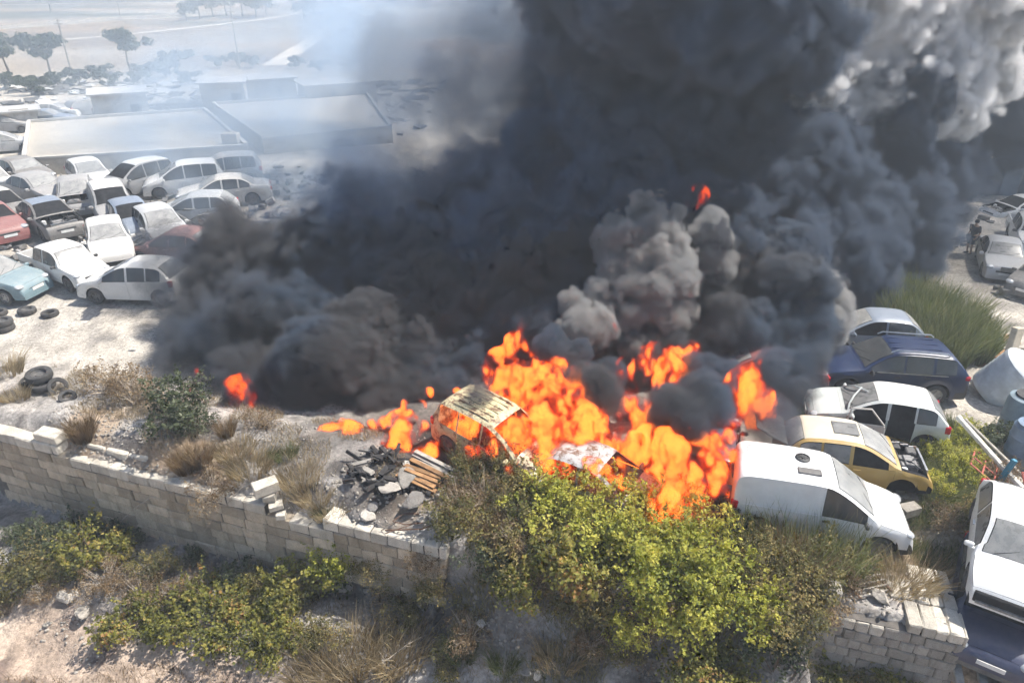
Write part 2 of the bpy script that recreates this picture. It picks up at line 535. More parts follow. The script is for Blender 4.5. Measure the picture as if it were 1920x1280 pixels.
# a set-back course on top and loose blocks of the broken end
for x0, x1 in ((-12.6, -11.95), (-11.9, -11.2), (-11.15, -10.5)):
    block(wall, x0, x1, 0.05 - CH, CH * 0.8, 0.34, out=-0.42, mat=MAT_LIME_W)
block(wall, -14.0, -13.2, 0.05, CH * .9, 0.4, out=-0.05, mat=MAT_LIME_W, tilt=0.05)
for (px_, py_, sz_, rz_, lab) in ((498, 912, (0.62, 0.36, 0.30), 0.55, "large squared limestone block lying askew on the broken corner of the long wall"),
                                (505, 930, (0.34, 0.26, 0.2), 0.2, "small squared block just below the large askew block on the wall's broken corner"),
                                (517, 947, (0.36, 0.28, 0.16), 0.35, "thin pale block slipping down the wall's broken corner, under two others"),
                                (527, 966, (0.24, 0.2, 0.18), 0.1, "lowest and smallest of the pale blocks tumbled down the wall's broken corner")):
    p = at_depth(px_, py_, 18.0 if sz_[0] < 0.6 else 17.9)
    me = worn_block(*sz_, 31 + px_)
    o = link_mesh("stone_block", me, MAT_LIME_W, loc=(p.x, p.y, p.z), rot=(0.05, -0.04, rz_))
    tag(o, lab, "stone block", "loose blocks of the broken wall")
# --- the short wall by the track
RW = 0.72                                               # it stands a little further back
wall2 = empty("stone_wall", (8.0, float(wall_y(8.0)) + RW, -2.2), 0, "short wall of square limestone block ends with a broken top beside the two stacked cars", "wall")
wall2["kind"] = "thing"
core = MB()
wall_core(core, 6.45, 9.3, -2.6, -0.16, 0.3, RW)
for o_ in core.v: o_ -= wall2.location
core.build("wall_core", MAT_JOINT, wall2)
CH2 = 0.275
for row in range(0, 9):
    z0 = 0.1 - CH2 * (row + 1)
    x = 6.42 + (0.13 if row % 2 else 0)
    while x < 9.3:
        x1 = min(x + (wr.uniform(0.23, 0.29) if wr.random() < 0.8 else wr.uniform(0.48, 0.6)), 9.34)
        if x1 - x < 0.12: x1 = x + 0.16
        hi = 0 if x > 7.9 else 1 if x > 6.9 else 0
        if row == hi: x1 = min(x + wr.uniform(.23, .28), 9.34)
        if row >= hi and not (row >= 7 and wr.random() < .3):
            d = 0.68 if row == hi else 0.34
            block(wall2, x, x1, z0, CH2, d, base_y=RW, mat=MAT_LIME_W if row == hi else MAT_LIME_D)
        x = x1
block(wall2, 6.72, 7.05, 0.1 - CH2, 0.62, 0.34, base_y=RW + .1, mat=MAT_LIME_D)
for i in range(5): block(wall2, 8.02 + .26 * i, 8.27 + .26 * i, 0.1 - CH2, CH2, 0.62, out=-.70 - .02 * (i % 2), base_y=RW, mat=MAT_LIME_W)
for i in range(3): block(wall2, 8.5 + .27 * i, 8.76 + .27 * i, 0.1 - CH2, CH2, 0.5, out=-1.36, base_y=RW, mat=MAT_LIME_W)

# --- stones lying about
MAT_ROCK = stone_mat("field_stone", (0.42, 0.385, 0.34), rnd=0.25)
MAT_SOOTY = stone_mat("sooty_stone", (0.22, 0.205, 0.19), rnd=0.3, soot=0.4)
_bl = [boulder(100 + i, 0.6 + 0.05 * (i % 4)) for i in range(8)]
for m_ in _bl: m_.materials.append(MAT_ROCK)
_bls = [boulder(200 + i, 0.45 + 0.05 * (i % 3)) for i in range(4)]
for m_ in _bls: m_.materials.append(MAT_SOOTY)
def rock(px, py, w, lab, sooty=False, flat=1.0, lift=0.1, grp="boulders on the bank"):
    p = at_ground(px, py)
    r = random.Random(px * 7 + py)
    o = link_mesh("boulder", r.choice(_bls if sooty else _bl), None, loc=(p.x, p.y, p.z + lift * w), rot=(r.uniform(-.3, .3), r.uniform(-.3, .3), r.uniform(0, 6)))
    o.scale = (w, w, w * flat)
    tag(o, lab, "boulder", grp)
for a in [(730, 925, .62, "flat grey boulder on the charred heap behind the wall's east end", False, .55, .3), (762, 908, .6, "slab-like pale boulder leaning at the top of the charred heap", False, .5, .4),
          (690, 968, .42, "squarish yellow-grey boulder just behind the wall's paved top", False, .8), (818, 970, .36, "round pale boulder where the wall's top runs into the bushes", False, .9),
          (795, 976, .27, "small flat stone beside the round pale boulder at the wall's end", False, .6), (775, 948, .5, "sooty slab propped over the hollow in the charred heap", True, .5, .4),
          (715, 905, .4, "blackened lump on the burnt mound left of the planks", True), (700, 950, .3, "sooty stone between the yellow-grey boulder and the black mound", True),
          (835, 930, .5, "pale slab edge at the foot of the burning timber pile", False, .5), (800, 935, .35, "blackened stone under the burning planks", True),
          (650, 1105, .55, "white squared boulder fallen below the wall's east end", False, .7, .3, "boulders below the wall"), (690, 1108, .25, "small rounded stone right beside the white fallen boulder", False, .9, .3, "boulders below the wall"),
          (700, 1185, .25, "pale stone in the dry grass under the bushes", False, .8, .2, "boulders below the wall"), (1002, 1148, .3, "bright stone in the shaded hollow below the bushes", False, .8, .3, "boulders below the wall"),
          (902, 1172, .26, "lone pale stone beside the green tufts of the lower bank", False, .8, .3, "boulders below the wall"), (985, 1262, .32, "largest stone of the little scree at the picture's lower edge", False, .8, .3, "boulders below the wall"),
          (1008, 1270, .22, "small stone beside the largest one of the lower scree", False, .8, .3, "boulders below the wall"), (968, 1255, .18, "smallest stone on the upper side of the lower scree", False, .8, .3, "boulders below the wall"),
          (1225, 1235, .3, "dark grey stone by the branch at the bank's foot", True, .8, .3, "boulders below the wall"), (90, 1172, .2, "single pale stone lying on the open dirt of the lower plot", False, .8, .3, "boulders below the wall"),
          (30, 1105, .6, "big grey stone of the low rubble ledge, west end", False, .8, .3, "boulders of the low ledge"), (70, 1118, .55, "second grey stone of the low rubble ledge from its west end", False, .9, .3, "boulders of the low ledge"),
          (130, 1125, .5, "rounded grey stone of the low ledge left of the yellow bush", False, .8, .3, "boulders of the low ledge"), (205, 1062, .45, "whitish stone lying between the bushes under the long wall", False, .5, .3, "boulders of the low ledge"),
          (160, 1152, .45, "grey stone at the east end of the low rubble ledge", False, .8, .3, "boulders of the low ledge"), (120, 1060, .4, "white-dusted stone under the twigs near the yellow bush", False, .5, .3, "boulders of the low ledge"),
          (1650, 1125, .34, "white rounded stone on top of the short wall", False, 1.0, .4, "boulders on the bank"), (1580, 1165, .3, "loose stone at the west end of the short wall", False, .9, .3, "boulders on the bank"),
          (1600, 1275, .5, "pale stone peeping out of the bushes at the short wall's foot", False, .8, .3, "boulders below the wall"), (1572, 1270, .4, "pale stone beside another at the short wall's bushy foot", False, .8, .3, "boulders below the wall")]:
    rock(*a)
def scatter(name, n, pick, sizes, mat, seed, label, parts=14):
    """Countless little stones as one mesh."""
    r = np.random.default_rng(seed)
    base = boulder(seed, 0.7, "s", 0.3, 1)
    bv = np.array([v.co for v in base.vertices], np.float32); bf = np.array([p.vertices[:] for p in base.polygons], np.int32)
    bpy.data.meshes.remove(base)
    P = pick(r, n); n = len(P)
    z = ground_z(P[:, 0], P[:, 1])
    s = np.exp(r.uniform(math.log(sizes[0]), math.log(sizes[1]), n)).astype(np.float32)
    an = r.uniform(0, 6.28, n); ca_, sa = np.cos(an), np.sin(an)
    V = np.repeat(bv[None], n, 0) * s[:, None, None] * r.uniform(0.7, 1.3, (n, 1, 3))
    V = np.stack([V[..., 0] * ca_[:, None] - V[..., 1] * sa[:, None], V[..., 0] * sa[:, None] + V[..., 1] * ca_[:, None], V[..., 2]], -1)
    V = V + np.stack([P[:, 0], P[:, 1], z + s * 0.12], -1)[:, None, :]
    F = (bf[None] + (np.arange(n) * len(bv))[:, None, None]).reshape(-1)
    me = npmesh(name, V.reshape(-1, 3), F, 3)
    o = link_mesh(name, me, mat)
    return tag(o, label, "rubble", None, "stuff")
def pick_bank(r, n):
    x = r.uniform(-16, 9.2, n); q = np.abs(r.normal(0.2, 1.9, n)) + 0.15
    y = wall_y(x) + q / 0.952
    keep = (q < 4.0) & ~((x > -1) & (q < 0.4) & (x < 6.4)) & (n2(x, y, 1.3, 77) > -0.4)
    return np.stack([x[keep], y[keep]], -1)
def pick_low(r, n):
    x = r.uniform(-15, 9.3, n); q = -np.abs(r.normal(1.9, 1.3, n)) - 0.1
    y = wall_y(x) + q / 0.952
    keep = (q > -5.5) & (n2(x, y, 0.9, 78) > 0.05 - 0.3 * (x > -5))
    return np.stack([x[keep], y[keep]], -1)
def pick_yard(r, n):
    x = r.uniform(-24, -5, n); y = r.uniform(14, 26, n)
    q = (y - wall_y(x)) * .952
    keep = (q > 3.2) & (n2(x, y, 2.0, 79) > 0.3)
    return np.stack([x[keep], y[keep]], -1)
scatter("rubble", 5200, pick_bank, (0.018, 0.13), MAT_ROCK, 51, "loose grey limestone rubble strewn over the bank behind the walls")
scatter("rubble", 4200, pick_low, (0.018, 0.14), MAT_ROCK, 52, "loose stones strewn over the lower slope below the walls")
scatter("rubble", 700, pick_yard, (0.02, 0.07), MAT_ROCK, 53, "small stones strewn over the pale yard by the tyres")
# ------------------------------------------------------------------ plants
def leaf_mat(name, stops, trans=0.42):
    t = NT(name)
    a = t.n("ShaderNodeAttribute"); a.attribute_name = "tint"
    oi = t.n("ShaderNodeObjectInfo")
    f = t.math('ADD', a.outputs["Fac"], t.math('MULTIPLY_ADD', oi.outputs["Random"], 0.24, -0.12), clamp=True)
    c = t.ramp(f, stops)
    d = t.n("ShaderNodeBsdfPrincipled"); t.l(c, d.inputs["Base Color"]); d.inputs["Roughness"].default_value = 0.6; d.inputs["Specular IOR Level"].default_value = 0.25
    tr = t.n("ShaderNodeBsdfTranslucent"); t.l(c, tr.inputs["Color"])
    mx = t.n("ShaderNodeMixShader"); mx.inputs[0].default_value = trans
    t.l(d.outputs[0], mx.inputs[1]); t.l(tr.outputs[0], mx.inputs[2]); t.l(mx.outputs[0], t.out.inputs[0])
    return t.m
ML_BRIGHT = leaf_mat("bright_leaf", [(0.0, (0.086, 0.114, 0.029)), (0.35, (0.230, 0.258, 0.043)), (0.7, (0.430, 0.430, 0.072)), (1.0, (0.600, 0.544, 0.114))])
ML_OLIVE = leaf_mat("olive_leaf", [(0.0, (0.054, 0.060, 0.024)), (0.4, (0.150, 0.144, 0.054)), (0.75, (0.288, 0.240, 0.090)), (1.0, (0.432, 0.324, 0.132))])
ML_DARK = leaf_mat("dark_leaf", [(0.0, (0.026, 0.036, 0.022)), (0.5, (0.066, 0.084, 0.040)), (0.85, (0.156, 0.180, 0.102)), (1.0, (0.264, 0.288, 0.192))])
ML_DRY = leaf_mat("dry_leaf", [(0.0, (0.09, 0.06, 0.035)), (0.4, (0.19, 0.125, 0.065)), (0.75, (0.30, 0.215, 0.12)), (1.0, (0.42, 0.33, 0.21))])
ML_YELLOW = leaf_mat("yellowing_leaf", [(0.0, (0.05, 0.06, 0.022)), (0.35, (0.14, 0.15, 0.035)), (0.65, (0.27, 0.26, 0.06)), (0.9, (0.40, 0.33, 0.09)), (1.0, (0.36, 0.2, 0.07))])
ML_REED = leaf_mat("reed_leaf", [(0.0, (0.05, 0.07, 0.03)), (0.4, (0.11, 0.14, 0.05)), (0.8, (0.22, 0.23, 0.09)), (1.0, (0.36, 0.32, 0.17))])
ML_STRAW = leaf_mat("straw", [(0.0, (0.17, 0.13, 0.07)), (0.5, (0.34, 0.265, 0.15)), (1.0, (0.52, 0.43, 0.28))])
ML_FAR = leaf_mat("far_leaf", [(0.0, (0.025, 0.035, 0.022)), (0.5, (0.055, 0.075, 0.04)), (1.0, (0.10, 0.125, 0.06))])
MAT_STEM = plain("stem_bark", (0.17, 0.125, 0.085), 0.9, 0.35, 8, rnd=0.2)
MAT_TWIG = plain("dry_twig", (0.40, 0.34, 0.27), 0.9, 0.3, 8, rnd=0.2)

def leaves_mesh(name, P, N, size, tint, aspect=1.7, seed=0):
    """P leaf centres, N a rough outward direction for each; every leaf is a bent pair of triangles."""
    r = np.random.default_rng(seed)
    n = len(P)
    d = N + r.normal(0, 0.75, (n, 3)); d /= np.linalg.norm(d, axis=1)[:, None] + 1e-9
    a = np.cross(d, r.normal(0, 1, (n, 3))); a /= np.linalg.norm(a, axis=1)[:, None] + 1e-9
    b = np.cross(d, a)
    s = (size * r.uniform(0.55, 1.35, n))[:, None]
    V = np.stack([P - a * s * aspect * .5, P + b * s * .5 - d * s * .12, P + a * s * aspect * .5, P - b * s * .5 - d * s * .12], 1).reshape(-1, 3)
    me = npmesh(name, V, np.arange(4 * n), 4)
    at_ = me.attributes.new("tint", 'FLOAT', 'POINT')
    at_.data.foreach_set("value", np.repeat(np.clip(tint, 0, 1), 4).astype(np.float32))
    return me
def blades_mesh(name, P, H, lean, width, tint, seed=0, curve=0.35):
    """Grass blades or stalks: P feet, H heights, lean horizontal vectors."""
    r = np.random.default_rng(seed)
    n = len(P)
    az = r.uniform(0, 6.28, n)
    w = np.stack([np.cos(az), np.sin(az), np.zeros(n)], -1) * (width * r.uniform(.6, 1.3, n))[:, None]
    up = np.array([0, 0, 1.0])
    l3 = np.concatenate([lean, np.zeros((n, 1))], 1)
    A = P; B = P + up * (H * .55)[:, None] + l3 * (H * (.55 - curve * .5))[:, None]; C = P + up * (H * (1 - .12 * curve))[:, None] + l3 * (H * 1.1)[:, None]
    V = np.stack([A - w, A + w, B + w * .8, B - w * .8, C + w * .15, C - w * .15], 1).reshape(-1, 3)
    k = np.arange(n)[:, None] * 6
    F = np.stack([k + [0, 1, 2, 3], k + [3, 2, 4, 5]], 1).reshape(-1)
    me = npmesh(name, V, F, 4)
    at_ = me.attributes.new("tint", 'FLOAT', 'POINT')
    t = np.repeat(tint[:, None], 6, 1) + np.array([-.12, -.12, 0, 0, .12, .12])
    at_.data.foreach_set("value", np.clip(t, 0, 1).ravel().astype(np.float32))
    return me
def shrub_meshes(seed, rad, hgt, nleaf, size, nlobe=9, nstem=10, aspect=1.7, open_=0.35, tint0=0.45, top=False):
    """A lobed, gappy crown of separate leaves on thin forked stems, about rad wide and hgt tall, foot at the origin."""
    r = np.random.default_rng(seed)
    lob = []
    for i in range(nlobe):
        a = r.uniform(0, 6.28); k = math.sqrt(r.uniform(0.02, 1)) * rad * 0.75
        z = hgt * r.uniform(0.25, 0.85) * (1 - 0.35 * k / rad)
        lob.append((k * math.cos(a), k * math.sin(a), z, rad * r.uniform(.14, .36), r.normal(0, .2)))
    if top: lob += [(0.1 * rad, 0, hgt * .9, rad * .3, .1)]
    w = np.array([l[3] ** 2 for l in lob]); w /= w.sum()
    pick = r.choice(len(lob), nleaf, p=w)
    L = np.array(lob)[pick]
    d = r.normal(0, 1, (nleaf, 3)); d /= np.linalg.norm(d, axis=1)[:, None]
    rr = L[:, 3] * np.where(r.uniform(0, 1, nleaf) < open_, r.uniform(1.0, 1.55, nleaf), r.uniform(.35, 1.0, nleaf) ** .5)
    P = L[:, :3] + d * rr[:, None] * np.array([1, 1, .85])
    P[:, 2] = np.maximum(P[:, 2], r.uniform(0.0, .12, nleaf) * hgt)
    tint = tint0 + L[:, 4] + 0.20 * r.normal(0, 1, nleaf) + 0.12 * n2(P[:, 0] * 3, P[:, 1] * 3 + P[:, 2], .8, seed)
    ns = nleaf // 3                                                  # loose shoots standing out of the crown
    sh = r.choice(len(lob), 46, p=w); sl = np.array(lob)[sh]
    sd = r.normal(0, 1, (46, 3)); sd[:, 2] = np.abs(sd[:, 2]) + .5; sd /= np.linalg.norm(sd, axis=1)[:, None]
    k = r.integers(0, 46, ns); u_ = r.uniform(.5, 1.0, ns) ** .7
    reach = (sl[:, 3] * r.uniform(1.2, 2.3, 46))[k]
    P[:ns] = sl[k, :3] + sd[k] * (reach * u_)[:, None] + r.normal(0, .035, (ns, 3)) * rad
    tint[:ns] = tint0 + .1 + r.normal(0, .15, 46)[k] + .12 * r.normal(0, 1, ns)
    P[:, 2] = np.maximum(P[:, 2], 0.02)
    N = d + np.array([0, 0, .7])
    fol = leaves_mesh("foliage", P, N, size, tint, aspect, seed)
    mb = MB()
    pr = random.Random(seed)
    for i in range(nstem):
        l = lob[i % len(lob)]
        e = Vector((l[0] + pr.uniform(-.5, .5) * l[3], l[1] + pr.uniform(-.5, .5) * l[3], l[2] + l[3] * pr.uniform(-.3, 1.9)))
        m_ = Vector((e.x * .45 + pr.uniform(-.08, .08), e.y * .45 + pr.uniform(-.08, .08), e.z * .55))
        mb.tube([(pr.uniform(-.05, .05), pr.uniform(-.05, .05), -.05), m_, e], .016 * rad ** .5, 4, .003, cap=False)
    return fol, mb.mesh("stem")
def tuft_mesh(seed, rad, hgt, n, width=.008, spread=.35, tint0=.5):
    r = np.random.default_rng(seed)
    a = r.uniform(0, 6.28, n); k = np.sqrt(r.uniform(0, 1, n)) * rad
    P = np.stack([k * np.cos(a), k * np.sin(a), np.full(n, -.03)], -1)
    lean = np.stack([np.cos(a), np.sin(a)], -1) * (k / rad)[:, None] * spread + r.normal(0, .16, (n, 2))
    return blades_mesh("blades", P, hgt * r.uniform(.4, 1.05, n), lean, width, tint0 + .22 * r.normal(0, 1, n), seed)

PL = {}
def kind(key, mat, stem, variants, **kw):
    PL[key] = []
    for i in range(variants):
        f, s = shrub_meshes(sum(map(ord, key)) + 13 * i, **kw)
        f.materials.append(mat); s.materials.append(stem)
        PL[key].append((f, s))
kind("bright", ML_BRIGHT, MAT_STEM, 3, rad=1.0, hgt=1.25, nleaf=3500, size=.047, nlobe=15, nstem=26, open_=.5, tint0=.55)
kind("olive", ML_OLIVE, MAT_STEM, 3, rad=1.0, hgt=1.1, nleaf=3400, size=.036, nlobe=14, nstem=30, open_=.5, tint0=.45)
kind("dark", ML_DARK, MAT_STEM, 2, rad=1.0, hgt=1.1, nleaf=3000, size=.048, nlobe=11, open_=.5, tint0=.5)
kind("yellow", ML_YELLOW, MAT_STEM, 2, rad=1.0, hgt=1.1, nleaf=3600, size=.058, nlobe=12, open_=.4, tint0=.5)
kind("bramble", ML_YELLOW, MAT_STEM, 2, rad=1.0, hgt=.6, nleaf=3200, size=.062, nlobe=13, open_=.4, tint0=.38, aspect=1.3)
kind("dry", ML_DRY, MAT_TWIG, 2, rad=1.0, hgt=.9, nleaf=2600, size=.026, nlobe=12, nstem=60, open_=.6, tint0=.5, aspect=2.6)
for key, mat, kw in (("straw", ML_STRAW, dict(rad=.45, hgt=.55, n=420, spread=.6)), ("rust", ML_DRY, dict(rad=.3, hgt=1.0, n=620, spread=.35, width=.009)),
                     ("green", ML_REED, dict(rad=.35, hgt=.6, n=520, spread=.55)), ("stalk", ML_REED, dict(rad=.9, hgt=1.25, n=620, spread=.18, width=.008, tint0=.7)),
                     ("reed", ML_REED, dict(rad=1.0, hgt=1.9, n=1500, spread=.2, width=.012, tint0=.45))):
    PL[key] = []
    for i in range(2):
        f = tuft_mesh(sum(map(ord, key)) + i, **kw); f.materials.append(mat)
        PL[key].append((f, None))
plr = random.Random(21)
NAME_OF = dict(bright="shrub", olive="shrub", dark="shrub", yellow="shrub", bramble="bramble", dry="dry_shrub", straw="grass_tuft", rust="dry_shrub", green="grass_tuft", stalk="tall_weed", reed="reed_clump")
CAT_OF = dict(bright="shrub", olive="shrub", dark="shrub", yellow="shrub", bramble="bramble", dry="dry shrub", straw="grass tuft", rust="dry shrub", green="grass tuft", stalk="weed", reed="reeds")
def plant(key, px=None, py=None, size=1.0, label=None, group=None, pos=None, tall=1.0):
    p = pos if pos is not None else at_ground(px, py)
    f, s = plr.choice(PL[key])
    o = empty(NAME_OF[key], (p.x, p.y, p.z - .02), plr.uniform(0, 6.28), label, CAT_OF[key], group)
    o.scale = (size, size, size * tall)
    link_mesh("foliage", f, None, o)
    if s: link_mesh("stem", s, None, o)
    return o
# ------------------------------------------------------------------ vehicles
def paint(name, c, dust=0.35, rough=0.35, rust=0.0, dirt=(0.42, 0.38, 0.33)):
    """Car paint under yard dust: streaky dirt everywhere, more of it where dust can settle."""
    t = NT(name)
    co = t.coord()
    geo = t.n("ShaderNodeNewGeometry")
    sep = t.n("ShaderNodeSeparateXYZ"); t.l(geo.outputs["Normal"], sep.inputs[0])
    n1 = t.noise(co, 2.2, 6, 0.65); n2_ = t.noise(co, 11, 5, 0.7)
    base = t.ramp(n1, [(0.3, [x * 0.86 for x in c]), (0.7, [min(.95, x * 1.08) for x in c])])
    up = t.math('MULTIPLY_ADD', sep.outputs[2], 0.5, 0.5, clamp=True)
    f = t.math('MULTIPLY', t.math('MULTIPLY', t.ramp(n2_, [(0.3, 0.45), (0.75, 1.0)]), t.ramp(n1, [(0.25, 0.5), (0.7, 1.0)])), t.math('MULTIPLY_ADD', up, dust * 1.1, dust * .45), clamp=True)
    col = t.mix(f, base, dirt)
    if rust > 0:
        rn = t.noise(co, 4.5, 8, 0.75)
        col = t.mix(t.ramp(rn, [(0.62 - rust * .25, 0.0), (0.70 - rust * .2, 1.0)]), col, (0.15, 0.075, 0.04))
    p = t.bsdf(col, t.math('MULTIPLY_ADD', f, 0.6, rough, clamp=True), 0.0, bump=t.math('ADD', n2_, t.math('MULTIPLY', t.noise(co, 1.6, 3, 0.5), 7.0)), bump_d=0.006, bump_s=0.35)
    p.inputs["Coat Weight"].default_value = 0.35 * max(0, 1 - dust)
    p.inputs["Coat Roughness"].default_value = 0.12
    return t.m
def glass(name, c=(0.018, 0.022, 0.026), dust=0.25, rough=0.08):
    t = NT(name)
    co = t.coord()
    n1 = t.noise(co, 3.0, 6, 0.65)
    f = t.math('MULTIPLY', t.ramp(n1, [(0.3, 0.4), (0.7, 1.0)]), dust)
    col = t.mix(f, c, (0.44, 0.43, 0.41))
    t.bsdf(col, t.math('MULTIPLY_ADD', f, 0.6, rough, clamp=True), 0.0, spec=0.6)
    return t.m
MG_CLEAN = glass("car_glass", dust=.12)
MG_DUSTY = glass("dusty_glass", dust=.55)
MG_CAKED = glass("caked_glass", dust=.85, c=(.03, .035, .04))
M_SHELL = plain("dark_interior", (0.022, 0.022, 0.024), 0.95, 0.4, 6, spec=0.1)
M_TRIM = plain("black_plastic", (0.035, 0.035, 0.037), 0.6, 0.3, 6, rnd=.15)
M_TRIM_D = plain("dusty_plastic", (0.12, 0.115, 0.11), 0.8, 0.3, 6, rnd=.15)
M_TYRE = plain("tyre_rubber", (0.055, 0.052, 0.05), 0.85, 0.45, 9, rnd=.2)
M_RIM = plain("steel_rim", (0.33, 0.33, 0.33), 0.45, 0.25, 8, metal=0.7)
M_RIM_D = plain("dirty_rim", (0.12, 0.115, 0.11), 0.6, 0.3, 8, metal=0.3)
M_LAMP = plain("lamp_glass", (0.48, 0.49, 0.50), 0.12, 0.2, 9, metal=0.2)
M_AMBER = plain("amber_lamp", (0.55, 0.20, 0.03), 0.2, 0.1, 9)
M_RED = plain("red_lamp", (0.45, 0.015, 0.025), 0.15, 0.2, 9)
M_CHROME = plain("bare_metal", (0.55, 0.55, 0.55), 0.3, 0.2, 8, metal=0.9)
M_ENGINE = plain("engine_metal", (0.20, 0.195, 0.19), 0.6, 0.5, 12, metal=0.3)
M_PLATE = plain("number_plate", (0.7, 0.7, 0.68), 0.5, 0.1, 6)

def interp(pts, x):
    xs = [p[0] for p in pts]; ys = [p[1] for p in pts]
    return float(np.interp(x, xs, ys))
def smooth_pts(pts, n=2):
    """Rounds the corners of a contour (Chaikin), keeping its ends."""
    for _ in range(n):
        out = [pts[0]]
        for a, b in zip(pts[:-1], pts[1:]):
            out.append((a[0] * .75 + b[0] * .25, a[1] * .75 + b[1] * .25))
            out.append((a[0] * .25 + b[0] * .75, a[1] * .25 + b[1] * .75))
        out.append(pts[-1])
        pts = out
    return pts

MODELS = {
 # x runs from the tail (-) to the nose (+), metres; top = roof and bonnet contour, belt = lower edge of the windows
 'hatch': dict(L=3.75, W=1.63, wb=2.42, fo=.74, wr=.285, low=.19,
    top=[(-1.875, .50), (-1.85, .80), (-1.72, 1.02), (-1.40, 1.36), (-1.15, 1.43), (-.3, 1.455), (.15, 1.40), (.93, .97), (1.0, .935), (1.55, .80), (1.76, .66), (1.865, .50), (1.875, .42)],
    belt=[(-1.9, .95), (-1.3, .94), (.9, .86), (1.9, .7)], wind=(.12, .92), rear=(-1.73, -1.33), bonnet=(1.02, 1.72),
    win=[(-1.42, -.92), (-.86, -.22), (-.14, .72)], door=[(-.9, -.18), (-.15, .88)], tumble=.16),
 'hatch3': dict(L=3.65, W=1.62, wb=2.42, fo=.74, wr=.28, low=.19,
    top=[(-1.825, .50), (-1.80, .82), (-1.66, 1.02), (-1.25, 1.36), (-.95, 1.42), (-.2, 1.43), (.15, 1.37), (.88, .95), (.95, .915), (1.5, .78), (1.72, .64), (1.82, .48), (1.825, .40)],
    belt=[(-1.9, .97), (-1.2, .92), (.9, .84), (1.9, .66)], wind=(.12, .87), rear=(-1.66, -1.2), bonnet=(.97, 1.68),
    win=[(-1.3, -.42), (-.34, .68)], door=[(-.38, .84)], tumble=.17),
 'sedan': dict(L=4.4, W=1.70, wb=2.65, fo=.8, wr=.305, low=.19,
    top=[(-2.2, .48), (-2.17, .82), (-2.05, .93), (-1.55, .99), (-1.42, 1.01), (-.95, 1.34), (-.55, 1.40), (.05, 1.41), (.35, 1.35), (1.05, .98), (1.12, .95), (1.85, .82), (2.1, .72), (2.19, .52), (2.2, .42)],
    belt=[(-2.2, .93), (-1.3, .93), (1.0, .87), (2.2, .72)], wind=(.3, 1.04), rear=(-1.42, -.92), bonnet=(1.14, 2.05),
    win=[(-1.22, -.75), (-.68, -.02), (.06, .88)], door=[(-.78, 0.02), (.05, 1.0)], tumble=.18),
 'mpv': dict(L=3.9, W=1.66, wb=2.48, fo=.72, wr=.29, low=.2,
    top=[(-1.95, .52), (-1.93, .95), (-1.82, 1.22), (-1.68, 1.52), (-1.45, 1.60), (-.3, 1.64), (.25, 1.57), (1.08, 1.05), (1.15, 1.01), (1.66, .85), (1.86, .66), (1.945, .5), (1.95, .42)],
    belt=[(-1.95, .98), (-1.3, .97), (1.1, .9), (1.95, .7)], wind=(.22, 1.06), rear=(-1.86, -1.66), bonnet=(1.16, 1.82),
    win=[(-1.62, -.95), (-.88, -.12), (-.05, .9)], door=[(-.92, -.08), (-.05, 1.02)], tumble=.13),
 'suv': dict(L=4.45, W=1.84, wb=2.66, fo=.86, wr=.35, low=.24,
    top=[(-2.225, .55), (-2.2, 1.0), (-2.08, 1.2), (-1.72, 1.60), (-1.5, 1.67), (-.3, 1.71), (.2, 1.65), (.95, 1.15), (1.05, 1.10), (1.75, .98), (2.05, .86), (2.19, .62), (2.225, .45)],
    belt=[(-2.2, 1.13), (-1.3, 1.10), (1.0, 1.02), (2.2, .85)], wind=(.16, .94), rear=(-2.06, -1.72), bonnet=(1.07, 2.02),
    win=[(-1.72, -1.12), (-1.02, -.24), (-.16, .78)], door=[(-1.05, -.2), (-.17, .92)], tumble=.15),
 'van': dict(L=4.1, W=1.70, wb=2.68, fo=.74, wr=.31, low=.2,
    top=[(-2.05, .5), (-2.045, 1.0), (-2.02, 1.66), (-1.9, 1.80), (-1.6, 1.84), (-.2, 1.85), (.2, 1.78), (1.10, 1.12), (1.18, 1.08), (1.72, .92), (1.96, .74), (2.04, .52), (2.05, .42)],
    belt=[(-2.05, 1.06), (.2, 1.02), (1.1, .96), (2.05, .74)], wind=(.2, 1.07), rear=None, bonnet=(1.2, 1.92),
    win=[(-.06, .92)], door=[(-.08, 1.05)], tumble=.09),
 'pickup': dict(L=4.9, W=1.70, wb=2.95, fo=.8, wr=.35, low=.30,
    top=[(-1.02, .5), (-1.0, 1.0), (-.95, 1.45), (-.80, 1.60), (-.3, 1.63), (.55, 1.62), (.75, 1.55), (1.22, 1.08), (1.28, 1.05), (2.1, .95), (2.36, .84), (2.44, .62), (2.45, .5)],
    belt=[(-1.0, 1.02), (1.2, .99), (2.4, .86)], wind=(.72, 1.2), rear=None, bonnet=(1.3, 2.34),
    win=[(-.86, -.1), (0.0, .98)], door=[(-.9, -.06), (-.03, 1.14)], tumble=.13),
}
def make_wheel(r, w=.19, rim=None, spokes=5, flat=False):
    """tyre mesh and rim mesh, axle along Y, outer face towards -Y."""
    t = MB().lathe([(r * .62, -w * .42), (r * .78, -w * .5), (r * .93, -w * .46), (r, -w * .3), (r, w * .3), (r * .93, w * .46), (r * .7, w * .48), (r * .62, w * .3)], 20, 'Y', closed=True).mesh("tyre", True, 35)
    m = MB().lathe([(r * .02, -w * .25), (r * .2, -w * .30), (r * .25, -w * .16), (r * .55, -w * .14), (r * .60, -w * .44), (r * .64, -w * .44), (r * .64, w * .3)], 20, 'Y')
    for i in range(spokes):
        a = 6.283 * i / spokes
        m.box((math.cos(a) * r * .4, -w * .22, math.sin(a) * r * .4), (r * .42, w * .16, r * .14), Matrix.Rotation(-a, 3, 'Y'))
    return t, m.mesh("rim", True, 35)
_wheels = {}
